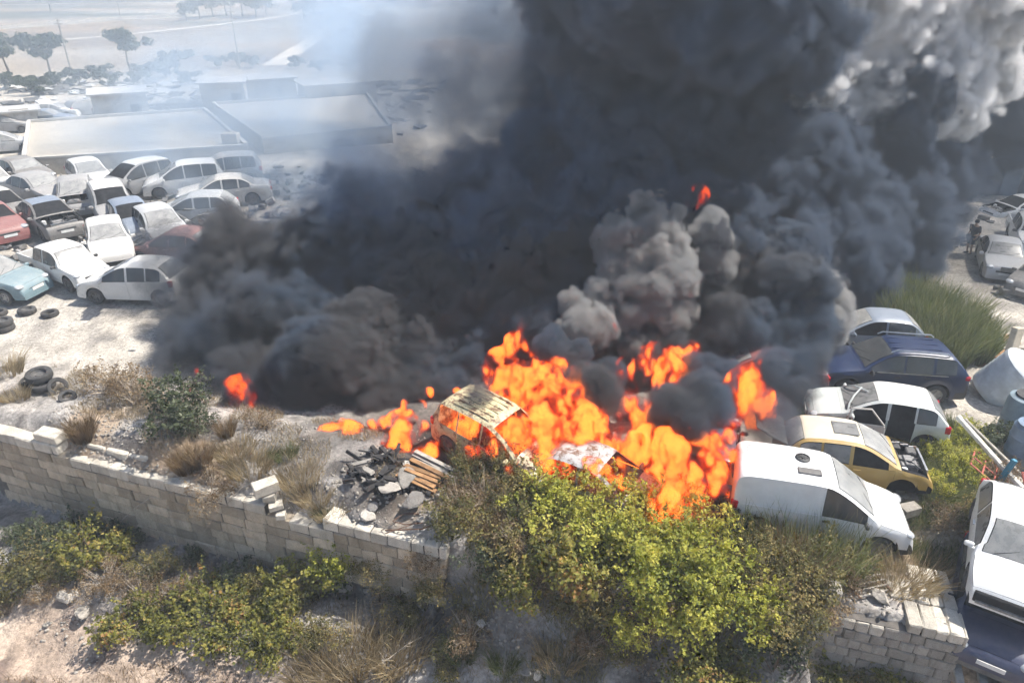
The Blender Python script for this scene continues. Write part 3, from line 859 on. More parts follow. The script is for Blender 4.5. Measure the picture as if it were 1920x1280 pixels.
def wheel(parent, r, loc, side, rim=M_RIM, tyre=M_TYRE, name="wheel", steer=0.0):
    key = (round(r, 3), rim.name)
    if key not in _wheels:
        t_, m_ = make_wheel(r); t_.materials.append(tyre); m_.materials.append(rim)
        _wheels[key] = (t_, m_)
    t_, m_ = _wheels[key]
    w = link_mesh(name, t_, None, parent, loc=loc, rot=(0, 0, (0 if side < 0 else math.pi) + steer))
    link_mesh("rim", m_, None, w)
    return w
def car(model, name, label, cat, pmat, pos, heading, group=None, gl=None, wgl=None, missing=(), tilt=(0, 0), open_doors=(), wheels=(1, 1, 1, 1), rim=M_RIM_D, bumper=None, roofmat=None, grille=True, mirrors=True, scale=1.0, wind_dark=False, lamps=True, partlabels=None, bed=True, shell=True):
    S = MODELS[model]
    gl = gl or MG_CLEAN; wgl = wgl or MG_DUSTY
    partlabels = partlabels or {}
    root = empty(name, pos, 0, label, cat, group)
    root.rotation_mode = 'ZXY' if False else 'XYZ'
    root.rotation_euler = (Matrix.Rotation(heading, 3, 'Z') @ Matrix.Rotation(tilt[1], 3, 'Y') @ Matrix.Rotation(tilt[0], 3, 'X')).to_euler()
    root.scale = (scale,) * 3
    L, W = S['L'], S['W']; hw = W / 2
    fx = L / 2 - S['fo']; rx = fx - S['wb']; wr = S['wr']; ar = wr * 1.22
    top = smooth_pts(S['top'], 2)
    x0 = S['top'][0][0]; x1 = S['top'][-1][0]
    keys = [x0, x1]
    for k in ('wind', 'rear', 'bonnet'):
        if S[k]: keys += list(S[k])
    for a, b in S['win'] + S['door']: keys += [a, b]
    for c in (fx, rx):
        keys += [c + ar * math.cos(R(a)) for a in range(0, 181, 15)]
    keys += [p[0] for p in top]
    keys += list(np.linspace(x0, x1, 34))
    keys = sorted(k for k in keys if x0 - 1e-6 <= k <= x1 + 1e-6)
    st = [keys[0]]
    for k in keys[1:]:
        if k - st[-1] > 0.018: st.append(k)
    st[-1] = x1
    def sect(x, ins=0.0):
        zt = interp(top, x)
        zb = min(interp(S['belt'], x), zt - .035)
        zl = S['low']
        for c in (fx, rx):
            if abs(x - c) < ar:
                zl = max(zl, wr + math.sqrt(max(ar * ar - (x - c) ** 2, 0)) * 1.0)
        zl = min(zl, zb - .1)
        e = (x + 0) / (L / 2)
        pf = 1 - .16 * max(0, (e - .62) / .38) ** 2.2 - .10 * max(0, (-e - .68) / .32) ** 2.2 if model != 'van' else 1 - .16 * max(0, (e - .62) / .38) ** 2.2 - .03 * max(0, (-e - .9) / .1) ** 2
        g = max(0.0, zt - zb)
        yr = hw * pf * (.965 - S['tumble'] * min(1, g / .45)) - .02
        if g < .2: yr = hw * pf * (.965 - .06 * (g / .2))
        rd = min(.07, g * .5)
        P = [(hw * pf * .955, zl), (hw * pf * .985, zl + .30 * (zb - zl)), (hw * pf * 1.0, zl + .68 * (zb - zl)), (hw * pf * .968, zb), (yr, zt - rd), (yr - .09, zt - rd * .22), (yr * .5, zt + .012), (0, zt + .018)]
        if ins:
            P = [(max(0, y - ins) if y > .01 else 0, z - ins * (.7 if j > 3 else 0)) for j, (y, z) in enumerate(P)]
        return P
    secs = [sect(x) for x in st]
    parts = {}
    def addq(key, quad):
        parts.setdefault(key, []).append(quad)
    n = len(st)
    for i in range(n - 1):
        xm = (st[i] + st[i + 1]) / 2
        zt = interp(top, xm); zb = min(interp(S['belt'], xm), zt - .035)
        for j in range(7):
            for sd in (1, -1):
                q = [Vector((st[a], sd * secs[a][b][0], secs[a][b][1])) for a, b in ((i, j), (i + 1, j), (i + 1, j + 1), (i, j + 1))]
                if sd < 0: q.reverse()
                key = 'body'
                if j <= 2:
                    for k, (a, b) in enumerate(S['door']):
                        if a <= xm <= b: key = ('door', k, sd)
                    if key == 'body' and j == 0 and (xm > x1 - S['fo'] * .55 or (xm < x0 + .36 and model != 'pickup')): key = ('bumper', 1 if xm > 0 else 0)
                    if key == 'body' and j == 1 and (xm > x1 - .14 or (xm < x0 + .1 and model != 'pickup')): key = ('bumper', 1 if xm > 0 else 0)
                elif j == 3:
                    if zt - zb > .12:
                        for k, (a, b) in enumerate(S['win']):
                            if a <= xm <= b: key = ('side_window', k, sd)
                else:
                    if S['bonnet'][0] <= xm <= S['bonnet'][1]: key = 'bonnet'
                    if j >= 5:
                        if S['wind'][0] <= xm <= S['wind'][1]: key = 'windscreen'
                        if S['rear'] and S['rear'][0] <= xm <= S['rear'][1]: key = 'rear_window'
                        if roofmat and key == 'body' and xm < S['wind'][0] and (not S['rear'] or xm > S['rear'][1]): key = 'roof'
                if key == 'bonnet' and j < 4: key = 'body'
                addq(key, q)
    for a, flip in ((0, False), (n - 1, True)):                      # nose and tail
        for j in range(7):
            b = [Vector((st[a], secs[a][j][0], secs[a][j][1])), Vector((st[a], secs[a][j + 1][0], secs[a][j + 1][1])), Vector((st[a], -secs[a][j + 1][0], secs[a][j + 1][1])), Vector((st[a], -secs[a][j][0], secs[a][j][1]))]
            if flip: b.reverse()
            addq('body' if j > 1 or model == 'pickup' and not flip else ('bumper', 1 if flip else 0), b)
    def pmesh(nm, quads, gap=.006, sink=0.0, thick=0.0):
        bm = bmesh.new()
        for q in quads:
            vs = [bm.verts.new(v) for v in q]
            try: bm.faces.new(vs)
            except ValueError: pass
        bmesh.ops.remove_doubles(bm, verts=bm.verts, dist=.0008)
        bmesh.ops.dissolve_degenerate(bm, dist=.0005, edges=bm.edges)
        if gap > 0:
            mv = {}
            for v in bm.verts:
                if v.is_boundary:
                    c = Vector((0, 0, 0)); k = 0
                    for f in v.link_faces:
                        c += f.calc_center_median(); k += 1
                    if k:
                        d = c / k - v.co
                        if d.length > 1e-5: mv[v] = d.normalized() * min(gap, d.length * .4)
            for v, d in mv.items(): v.co += d
        bm.normal_update()
        if sink:
            ns = {v: v.normal.copy() for v in bm.verts}
            for v, m in ns.items(): v.co -= m * sink
        if thick:
            ge = bmesh.ops.extrude_face_region(bm, geom=bm.faces[:])
            nv = [g for g in ge['geom'] if isinstance(g, bmesh.types.BMVert)]
            for v in nv: v.co -= v.normal * thick if v.normal.length > .1 else Vector((0, 0, 0))
        me = bpy.data.meshes.new(nm)
        bm.to_mesh(me); bm.free()
        me.polygons.foreach_set("use_smooth", np.ones(len(me.polygons), dtype=bool))
        me.set_sharp_from_angle(angle=R(32))
        return me
    bmat = bumper or pmat
    made = {}
    for key, quads in parts.items():
        kd = key if isinstance(key, str) else key[0]
        if kd in missing or key in missing: continue
        if kd == 'body': o = link_mesh('body', pmesh('body', quads, gap=0), pmat, root)
        elif kd == 'door':
            me = pmesh('door', quads, .007)
            o = link_mesh('door', me, pmat, root)
            a, b = S['door'][key[1]]
            ang = dict(open_doors).get((key[1], key[2]))
            xh = b; yh = hw * key[2] * .97
            for v in me.vertices: v.co -= Vector((xh, yh, 0))
            o.location = (xh, yh, 0)
            if ang: o.rotation_euler = (0, 0, ang * key[2])
            zz = interp(S['belt'], a) - .13
            h = MB().box((-(b - a) + .14, key[2] * (hw * .035), zz), (.17, .035, .03))
            link_mesh('handle', h.mesh('handle'), M_TRIM if bumper else pmat, o)
            if ang:                                                    # its window frame swings along
                fr = MB(); zt_ = [interp(top, xh - (b - a) * k) for k in (0.05, .35, .7, 1)]
                pts = [(-(b - a) * .02, 0, interp(S['belt'], b))] + [(-(b - a) * k, -key[2] * .1, z - .09) for k, z in zip((.25, .5, .97), zt_[1:])] + [(-(b - a), 0, interp(S['belt'], a))]
                fr.tube(pts, .025, 5)
                link_mesh('window_frame', fr.mesh('window_frame', True), pmat, o)
        elif kd == 'side_window': o = link_mesh('side_window', pmesh('side_window', quads, .022, .012), gl, root)
        elif kd == 'windscreen': o = link_mesh('windscreen', pmesh('windscreen', quads, .02, .008), wgl, root)
        elif kd == 'rear_window': o = link_mesh('rear_window', pmesh('rear_window', quads, .03, .008), wgl, root)
        elif kd == 'roof': o = link_mesh('roof', pmesh('roof', quads, .0), roofmat, root)
        elif kd == 'bonnet': o = link_mesh('bonnet', pmesh('bonnet', quads, .009), pmat, root)
        elif kd == 'bumper': o = link_mesh('bumper', pmesh('bumper', quads, .006), bmat, root)
        made[key] = o
        if kd in partlabels: o['label'] = partlabels[kd]
    sh = []
    ss = [sect(x, .035) for x in st]
    for i in range(n - 1):
        for j in range(7):
            for sd in (1, -1):
                q = [(st[a], sd * ss[a][b][0], ss[a][b][1]) for a, b in ((i, j), (i + 1, j), (i + 1, j + 1), (i, j + 1))]
                if sd < 0: q.reverse()
                if 'bonnet' in missing and j >= 5 and S['bonnet'][0] <= (st[i] + st[i + 1]) / 2 <= S['bonnet'][1]: continue
                sh.append([Vector(v) for v in q])
        q = [(st[a], s_ * ss[a][0][0], S['low'] + .06) for a, s_ in ((i, -1), (i, 1), (i + 1, 1), (i + 1, -1))]
        sh.append([Vector(v) for v in q])
    if shell: link_mesh('interior', pmesh('interior', sh, 0), M_SHELL, root)
    # wheels, lamps, mirrors, plate
    k = 0
    for cx, fr_ in ((fx, 1), (rx, 0)):
        for sd in (-1, 1):
            if wheels[k]:
                wheel(root, wr, (cx, sd * (hw - .115), wr), sd, rim)
            k += 1
    sN = lambda x: interp(top, x)
    if lamps:
        for sd in (-1, 1):
            xl = x1 - .17
            if 'headlight' not in missing:
                P = sect(xl)
                m = MB(); bm = bmesh.new(); bmesh.ops.create_icosphere(bm, subdivisions=2, radius=1.0)
                m.add([v.co.copy() for v in bm.verts], [tuple(v.index for v in f.verts) for f in bm.faces]); bm.free()
                zc = sN(xl) - .035
                for v in m.v:
                    v.x *= .15; v.y *= .19; v.z *= .072 if model != 'suv' else .06
                rz_ = Matrix.Rotation(-.45 * sd, 3, 'Z') @ Matrix.Rotation(.25, 3, 'Y')
                m.v = [rz_ @ v + Vector((xl - .02, sd * (P[2][0] - .16), zc)) for v in m.v]
                link_mesh('headlight', m.mesh('headlight', True), M_LAMP, root)
            zb_ = interp(S['belt'], x0 + .1)
            if model in ('hatch', 'hatch3', 'mpv', 'van', 'suv'):
                zc = (zb_ - .12) if model != 'van' else .95
                xx = x0 + .07
                # find the contour x at that height on the tail
                for xs_ in np.linspace(x0, x0 + .5, 40):
                    if interp(top, xs_) >= zc + .06: xx = xs_; break
                m = MB().box((xx + .045, sd * (sect(xx + .06)[2][0] - .05), zc), (.17, .12, .24 if model != 'suv' else .15), bevel=.03)
                if 'tail_light' not in missing: link_mesh('tail_light', m.mesh('tail_light'), M_RED, root)
            elif model == 'sedan':
                m = MB().box((x0 + .04, sd * (hw - .27), .74), (.1, .34, .14), bevel=.02)
                link_mesh('tail_light', m.mesh('tail_light'), M_RED, root)
    if grille and 'grille' not in missing:
        xg = x1 - .055
        zg = sN(x1 - .13) - .17
        m = MB().box((xg - .01, 0, zg), (.09, W * .44, .10), bevel=.012)
        m.box((xg + .012, 0, .36), (.06, W * .5, .07), bevel=.01)
        link_mesh('grille', m.mesh('grille'), M_TRIM, root)
        link_mesh('number_plate', MB().box((x1 + .008, 0, .47), (.014, .5, .11)).mesh('number_plate'), M_PLATE, root)
    if mirrors:
        for sd in (-1, 1):
            zb_ = interp(S['belt'], S['wind'][1])
            bx = MB().box((S['wind'][1] - .17, sd * (hw + .075), zb_ + .05), (.09, .19, .13), bevel=.03)
            bx.box((S['wind'][1] - .13, sd * (hw - .0), zb_ + .01), (.05, .12, .03))
            link_mesh('mirror', bx.mesh('mirror'), M_TRIM if bumper or model == 'pickup' else pmat, root)
    if 'windscreen' not in missing:
        wx0 = S['wind'][1]
        wp = MB()
        for sd in (-.55, .12):
            wp.tube([(wx0 - .005, sd * hw, sN(wx0) + .03), (wx0 - .19, (sd + .52) * hw, sN(wx0 - .19) + .02)], .009, 4)
        link_mesh('wiper', wp.mesh('wiper'), M_TRIM, root)
    if 'bonnet' in missing:                                          # the bare engine bay
        er = random.Random(len(label))
        a, b = S['bonnet']; zc = sN((a + b) / 2) - .22
        link_mesh('engine_bay', MB().box(((a + b) / 2, 0, zc - .08), (b - a + .1, W * .8, .03)).mesh('engine_bay'), M_SHELL, root)
        e = MB(); e.box(((a + b) / 2 - .02, -.1, zc + .04), (.42, .5, .2), bevel=.03).box(((a + b) / 2 - .02, -.12, zc + .16), (.22, .44, .06), bevel=.02)
        for i in range(4): e.tube([((a + b) / 2 + .1, -.28 + i * .12, zc + .14), ((a + b) / 2 + .26, -.28 + i * .12, zc + .05)], .022, 6)
        link_mesh('engine', e.mesh('engine'), M_ENGINE, root)
        link_mesh('battery', MB().box((a + .16, .5, zc + .08), (.2, .26, .2), bevel=.01).mesh('battery'), M_TRIM, root)
        link_mesh('air_box', MB().box((b - .18, .42, zc + .06), (.24, .3, .16), bevel=.03).mesh('air_box'), M_TRIM_D, root)
        link_mesh('washer_bottle', MB().box((a + .14, -.55, zc + .1), (.16, .16, .2), bevel=.03).mesh('washer_bottle'), M_PLATE, root)
        link_mesh('radiator', MB().box((b - .02, 0, zc + .06), (.05, W * .6, .24)).mesh('radiator'), M_CHROME, root)
        h = MB()
        for i in range(5):
            p = Vector((er.uniform(a, b), er.uniform(-.5, .5), zc + .12)); q = Vector((er.uniform(a, b), er.uniform(-.5, .5), zc + .1))
            h.tube([p, (p + q) / 2 + Vector((0, 0, .1)), q], .018, 5)
        link_mesh('hose', h.mesh('hose', True), M_TRIM, root)
    if model == 'pickup' and bed:
        zf, zt_, a, b = .66, 1.0, -2.42, -1.03
        w_ = W - .06
        m = MB().box(((a + b) / 2, 0, zf - .04), (b - a, w_, .06))
        link_mesh('bed_floor', m.mesh('bed_floor'), M_TRIM_D, root)
        for sd in (-1, 1):
            m = MB()
            xs = [a] + [rx + ar * math.cos(R(t_)) for t_ in range(180, -1, -20)] + [b]
            lo = [.42] + [max(.42, wr + ar * math.sin(R(t_))) for t_ in range(180, -1, -20)] + [.42]
            for i in range(len(xs) - 1):
                if xs[i + 1] - xs[i] < .005: continue
                y0_, y1_ = sd * w_ / 2, sd * (w_ / 2 - .05)
                m.add([(xs[i], y0_, lo[i]), (xs[i + 1], y0_, lo[i + 1]), (xs[i + 1], y0_, zt_), (xs[i], y0_, zt_), (xs[i], y1_, lo[i]), (xs[i + 1], y1_, lo[i + 1]), (xs[i + 1], y1_, zt_), (xs[i], y1_, zt_)],
                      [(0, 1, 2, 3), (7, 6, 5, 4), (3, 2, 6, 7), (0, 4, 5, 1)])
            link_mesh('bed_side', m.mesh('bed_side'), pmat, root)
            link_mesh('tail_light', MB().box((a - .02, sd * (w_ / 2 - .07), .78), (.06, .1, .26), bevel=.01).mesh('tail_light'), M_RED, root)
        link_mesh('tailgate', MB().box((a + .02, 0, .74), (.05, w_ - .12, .5), bevel=.01).mesh('tailgate'), pmat, root)
        m = MB(); 
        for sd in (-1, 1): m.tube([(b - .06, sd * .62, zf), (b - .06, sd * .58, 1.48)], .025, 6)
        m.tube([(b - .06, -.6, 1.48), (b - .06, .6, 1.48)], .025, 6)
        link_mesh('roll_bar', m.mesh('roll_bar', True), M_TRIM, root)
        link_mesh('bumper', MB().box((a - .08, 0, .5), (.12, w_ - .1, .14), bevel=.02).mesh('bumper'), M_TRIM_D, root)
    return root
# ------------------------------------------------------------------ the vehicles of the yard
P_WHITE = paint("white_paint", (0.78, 0.78, 0.77), dust=.10)
P_WHITE_D = paint("dusty_white_paint", (0.70, 0.69, 0.67), dust=.35)
P_GOLD = paint("gold_paint", (0.44, 0.27, 0.035), dust=.28)
P_PALE = paint("pale_green_white_paint", (0.58, 0.62, 0.60), dust=.25)
P_NAVY = paint("navy_paint", (0.006, 0.019, 0.066), dust=.015)
P_NAVY2 = paint("dull_navy_paint", (0.016, 0.026, 0.075), dust=.10, rough=.4)
P_BLUEGREY = paint("blue_grey_paint", (0.15, 0.20, 0.28), dust=.25)
P_MAROON = paint("maroon_paint", (0.16, 0.018, 0.022), dust=.15)
P_SKY = paint("sky_blue_paint", (0.09, 0.21, 0.27), dust=.45)
P_SILVER = paint("silver_paint", (0.46, 0.47, 0.48), dust=.35)
P_GREY = paint("grey_paint", (0.24, 0.25, 0.27), dust=.5)
P_DARK = paint("dark_grey_paint", (0.06, 0.065, 0.075), dust=.5)
P_RED = paint("faded_red_paint", (0.22, 0.03, 0.032), dust=.35)
P_CREAM = paint("scorched_cream_paint", (0.60, 0.52, 0.28), dust=.3, rust=.6)
P_ASHY = paint("scorched_white_paint", (0.44, 0.45, 0.46), dust=.4, rust=.55)
P_CYAN = paint("scorched_blue_paint", (0.015, 0.06, 0.10), dust=.06, rust=.25)
P_SILVERCHAMP = paint("champagne_paint", (0.50, 0.48, 0.45), dust=.4)
def xy(px, py, off=0):
    return at_ground(px, py)
def V3(x, y, z=None):
    return Vector((x, y, gz(x, y) if z is None else z))
def hd(deg): return R(deg)
# --- east side, beside the fire
van = car('van', 'panel_van', "white panel van with a round roof vent, standing in weeds above the bank", 'van', P_WHITE, V3(7.45, 12.95), hd(-14.5), bumper=M_TRIM, rim=M_RIM, wgl=glass("van_windscreen", dust=.7, c=(.05, .06, .065)))
vt = MB().lathe([(.17, 0), (.17, .035), (.13, .05), (.13, .02), (.045, .02), (.045, .05), (.0, .055)], 20)
vt2 = MB()
for i in range(8): vt2.box((math.cos(i * .785) * .087, math.sin(i * .785) * .087, .035), (.085, .012, .012), Matrix.Rotation(i * .785, 3, 'Z'))
o = vt.build('roof_vent', M_TRIM, van, True, loc=(-.52, .16, 1.862)); vt2.build('vent_blade', M_ENGINE, o)
MB().box((0, 0, 0), (.52, .22, .05), bevel=.012).build('roof_plate', M_TRIM_D, van, loc=(-.42, -.34, 1.865))
for i in range(4): MB().box((0, 0, 0), (.16, .035, .012), bevel=.004).build('roof_louvre', P_WHITE, van, loc=(-1.72, .45 - i * .11, 1.845))
MB().box((-1.0, -.853, 1.02), (1.7, .012, .03)).build('rubbing_strip', P_WHITE, van)
MB().box((-2.045, -.78, .62), (.05, .1, .34), bevel=.02).build('bumper_corner', M_TRIM, van)
gold = car('hatch', 'hatchback', "gold hatchback with faded roof, no bonnet and its engine laid bare, behind the white van", 'car', P_GOLD, V3(9.05, 14.75, .12), hd(-14), missing=('bonnet', 'headlight', 'grille', ('side_window', 2, -1), ('bumper', 1)), wheels=(0, 1, 1, 1), roofmat=paint("faded_gold_roof", (0.60, 0.545, 0.42), dust=.4), wgl=MG_CAKED, mirrors=False, tilt=(0, -.02), wind_dark=False, gl=MG_DUSTY)
MB().box((-.28, 0, 1.472), (.62, .56, .02), bevel=.008).build('sunroof', MG_DUSTY, gold)
m = MB()
for i in range(7): m.box((1.02 + i * .11, .62 - .05 * (i % 2), .86 - i * .02), (.1, .04, .03))
m.build('wing_edge', P_ASHY, gold)
tg = MB().box((0, 0, .0), (.05, 1.25, .62), bevel=.02).box((0.02, 0, .42), (.04, 1.15, .36), bevel=.02)
tg.build('tailgate', P_DARK, gold, loc=(-2.0, 0, 1.28), rot=(0, -1.15, 0))
cb = link_mesh("concrete_block", worn_block(.5, .3, .26, 77), MAT_LIME_D, loc=(10.05, 13.35, .11), rot=(0, 0, .3))
tag(cb, "grey building block propping up the gold hatchback where its front wheel is gone", "block")
cb2 = link_mesh("concrete_block", worn_block(.5, .34, .2, 78), MAT_LIME_D, loc=(10.25, 13.85, .09), rot=(0, 0, -.2))
tag(cb2, "second grey block, lying just behind the one that props up the gold hatchback", "block")
pale = car('hatch', 'hatchback', "pale greenish-white hatchback with its doors open, between the gold hatchback and the navy SUV", 'car', P_PALE, V3(10.75, 17.0), hd(163), open_doors={(1, 1): 1.05, (0, 1): .9, (1, -1): .9}.items(), rim=M_RIM, missing=(('side_window', 1, 1), ('side_window', 2, 1)), roofmat=P_WHITE_D)
m = MB(); 
m.box((0, 0, .3), (1.05, .05, .58), bevel=.03)
m2 = MB().box((0, .03, .32), (.5, .03, .34), bevel=.02)
fr = MB().tube([(-.5, 0, .58), (-.42, 0, .98), (.1, 0, 1.02), (.48, 0, .6)], .03, 6)
dp = empty("loose_car_panel", (9.95, 15.85, gz(9.95, 15.85) + .35), R(-12), "loose grey car door, stripped of its trim, leaning between the gold and the pale hatchbacks", "car door")
m.build("outer_skin", P_SILVERCHAMP, dp); m2.build("trim_opening", M_SHELL, dp, loc=(0, -.045, 0)); fr.build("window_frame", P_SILVERCHAMP, dp, True)
dp.rotation_euler = (R(-18), 0, R(-14))
suv = car('suv', 'suv', "navy blue SUV with silver roof rails and red rear lamps, nose towards the smoke", 'car', P_NAVY, V3(12.25, 19.45), hd(172), rim=M_RIM, gl=MG_CLEAN, wgl=MG_CLEAN, bumper=M_TRIM)
for sd in (-1, 1):
    MB().tube([(-1.5, sd * .66, 1.66), (-1.4, sd * .66, 1.74), (.1, sd * .66, 1.755), (.25, sd * .66, 1.68)], .022, 6).build('roof_rail', M_CHROME, suv, True)
    MB().box((-.45, sd * .905, 1.075), (2.1, .012, .025)).build('chrome_strip', M_CHROME, suv)
for i in range(3): MB().box((-.6, -.36 + .36 * i, 1.705), (1.5, .03, .02)).build('roof_rib', P_NAVY, suv)
bg = car('hatch3', 'hatchback', "blue-grey hatchback with its side windows broken out, behind the navy SUV", 'car', P_BLUEGREY, V3(13.0, 22.3), hd(170), missing=(('side_window', 1, 1), 'bonnet', 'headlight'), wgl=MG_CAKED)
maroon = car('sedan', 'sedan', "dark red saloon half swallowed by smoke, one alloy wheel showing beside the navy SUV", 'car', P_MAROON, V3(8.0, 19.6), hd(176), rim=M_RIM)

# --- the two stacked cars by the short wall
SX = Vector((10.75, 10.75, -.85)); SH = hd(236)
low = car('hatch3', 'hatchback', "dark blue hatchback, lower of the two stacked cars, its bonnet bent under the white one", 'car', P_NAVY2, SX, SH, bumper=M_TRIM_D, wgl=MG_CLEAN)
up = car('hatch3', 'hatchback', "white hatchback without headlights, stacked on top of the dark blue hatchback", 'car', P_WHITE, SX + Vector((.36, .54, 1.12)), hd(237), missing=('headlight', ('bumper', 1), 'grille'), tilt=(.0, .06), wgl=glass("stack_windscreen", dust=.5, c=(.06, .07, .075)), gl=MG_DUSTY, mirrors=True)
link_mesh('front_panel', MB().box((1.79, 0, .53), (.10, 1.30, .26), bevel=.02).mesh('front_panel'), M_SHELL, up)
link_mesh('bumper_beam', MB().box((1.86, 0, .44), (.05, 1.2, .07), bevel=.01).mesh('bumper_beam'), M_ENGINE, up)
# --- burning
b1 = car('mpv', 'burning_car', "burning car with a scorched yellow-white roof, flames inside it, behind the thicket", 'car', P_CREAM, V3(-.35, 15.6), hd(-38), missing=(('side_window', 0, -1), ('side_window', 1, -1), ('side_window', 2, -1), 'windscreen', 'rear_window'), wheels=(1, 0, 1, 1), tilt=(.02, .06), wgl=MG_CAKED, shell=False)
for i in range(6):
    MB().box((-.62, -.5 + i * .2, 1.648), (1.25, .05, .018), bevel=.006).build('roof_rib', P_CREAM, b1)
b2 = car('hatch3', 'burning_car', "burning grey-white car with an orange smear across its roof, deep in the bushes", 'car', P_ASHY, V3(2.35, 14.1, -.25), hd(-33), missing=(('side_window', 0, -1), ('side_window', 1, -1), 'windscreen'), wheels=(0, 0, 1, 1), wgl=MG_CAKED, shell=False)
b3 = car('hatch', 'burning_car', "burning blue car behind the white van, its window full of flames", 'car', P_CYAN, V3(5.35, 15.1), hd(72), missing=(('side_window', 0, -1), ('side_window', 1, -1), ('side_window', 2, -1), ('side_window', 2, 1), 'windscreen', 'rear_window'), wgl=MG_CAKED, shell=False)
# --- the far east yard
merc = car('sedan', 'sedan', "silver saloon with a tall chrome grille, standing in the smoke's shade near the man", 'car', P_SILVER, xy(1868, 503), hd(243), wgl=MG_DUSTY, rim=M_RIM_D)
link_mesh('radiator_grille', MB().box((2.19, 0, .70), (.05, .46, .24), bevel=.02).mesh('radiator_grille'), M_CHROME, merc)
ute = car('pickup', 'pickup', "pale pickup parked behind the silver saloon by the smoke's edge", 'pickup', P_WHITE_D, xy(1925, 462), hd(243), wgl=MG_CLEAN)
drk = car('hatch', 'hatchback', "dark hatchback cut by the picture's edge, next to the silver saloon", 'car', P_DARK, xy(1945, 545), hd(215), wgl=MG_CLEAN)
hulk = car('sedan', 'car_shell', "dust-white car shell lying behind the man", 'car', P_WHITE_D, xy(1912, 398), hd(190), wheels=(0, 0, 0, 0), missing=('windscreen', 'bonnet', 'headlight'), tilt=(0, 0))
hulk.location.z -= .45
# --- the west yard
def wcar(model, px, py, head, label, pm, name='hatchback', dz=0.0, **kw):
    p = at_ground(px, py); p.z += dz
    kw.setdefault('scale', 1.14); kw.setdefault('wgl', MG_DUSTY); kw.setdefault('gl', MG_CLEAN)
    return car(model, name, label, kw.pop('cat', 'car'), pm, p, hd(head), group="wrecks packed in the west yard", **kw)
wcar('pickup', 130, 522, -33, "white double-cab pickup, dusty, at the front of the west yard", P_WHITE_D, 'pickup', cat='pickup', scale=.98, wgl=MG_DUSTY, rim=M_RIM_D)
wcar('hatch', -4, 552, -10, "sky-blue hatchback with a chalky bonnet beside the white pickup", P_SKY, wgl=MG_CAKED, rim=M_RIM, bumper=None)
wcar('hatch', 262, 555, 176, "silver hatchback whose tail fades into the black smoke", P_WHITE_D, gl=MG_CLEAN, wgl=MG_DUSTY)
wcar('hatch3', 212, 478, -58, "small white hatchback with a broken front, behind the white pickup", P_WHITE_D, missing=('headlight', ('bumper', 1), 'grille'), wgl=MG_CAKED)
wcar('hatch', 308, 452, -50, "grey-white rounded car with a dusty windscreen, right of the small white hatchback", P_SILVER, wgl=MG_CAKED)
wcar('mpv', 218, 412, -55, "cream-roofed upright hatchback without a windscreen, behind the small white hatchback", P_GREY, roofmat=P_WHITE_D, missing=('windscreen',), gl=MG_CAKED)
wcar('sedan', 100, 432, -42, "dark saloon with a blue-grey roof, bonnet gone, above the red wreck", P_DARK, 'sedan', roofmat=P_BLUEGREY, missing=('windscreen', 'bonnet', 'headlight'))
wcar('sedan', -5, 441, -40, "faded red saloon in the shade behind the white pickup", P_RED, 'sedan', roofmat=P_RED, missing=('windscreen',))
wcar('sedan', 80, 378, -30, "grey rounded saloon with a dust-dulled roof at the back of the packed wrecks", P_GREY, 'sedan', wgl=MG_CAKED)
wcar('hatch', 10, 415, -35, "dark hatchback with a tan roof at the west end of the packed wrecks", P_DARK, roofmat=P_SILVERCHAMP, missing=('windscreen',))
wcar('hatch', -10, 365, -40, "white-nosed hatchback at the picture's edge, topmost of the wrecks there", P_WHITE_D, wgl=MG_CAKED)
wcar('mpv', 262, 362, -120, "white-roofed estate facing the camera, far row of the wrecks", P_GREY, roofmat=P_WHITE_D, missing=('windscreen',))
wcar('mpv', 350, 362, 205, "cream-white upright car of the far row with a pale bonnet", P_WHITE_D, wgl=MG_DUSTY)
wcar('sedan', 425, 382, 200, "pale dusty saloon sinking into the smoke at the far row's end", P_SILVERCHAMP, 'sedan', wgl=MG_CAKED)
redp = wcar('sedan', 345, 480, 172, "dark red saloon wreck sinking into the smoke behind the silver hatchback", paint("dark_red_paint", (0.19, 0.03, 0.033), dust=.35), 'sedan', dz=-.25, wheels=(0, 0, 0, 0), missing=('windscreen', 'bonnet', 'headlight'))

wcar('hatch', 152, 392, -60, "grey hatchback with a bare roof wedged between the cream-roofed car and the dark saloon", P_GREY, wgl=MG_CAKED, missing=('bonnet', 'headlight'))
wcar('hatch3', 255, 437, -52, "dull blue-grey hatchback squeezed in behind the grey-white rounded car", P_BLUEGREY, wgl=MG_CAKED, missing=('windscreen',))
wcar('sedan', 50, 345, -35, "dusty dark saloon at the very back of the west yard, under the long flat roof", P_DARK, 'sedan', wgl=MG_CAKED)
wcar('hatch', 175, 352, -48, "dust-white hatchback at the back, below the middle of the long flat roof", P_WHITE_D, wgl=MG_CAKED)
wcar('mpv', 425, 345, 200, "pale estate in the haze below the gap between the flat roofs", P_SILVERCHAMP, wgl=MG_CAKED)
wcar('hatch', 370, 415, 190, "ash-grey car body dissolving in the smoke, above the scrap tangle", P_SILVER, wgl=MG_CAKED, wheels=(0, 0, 0, 0), dz=-.12)
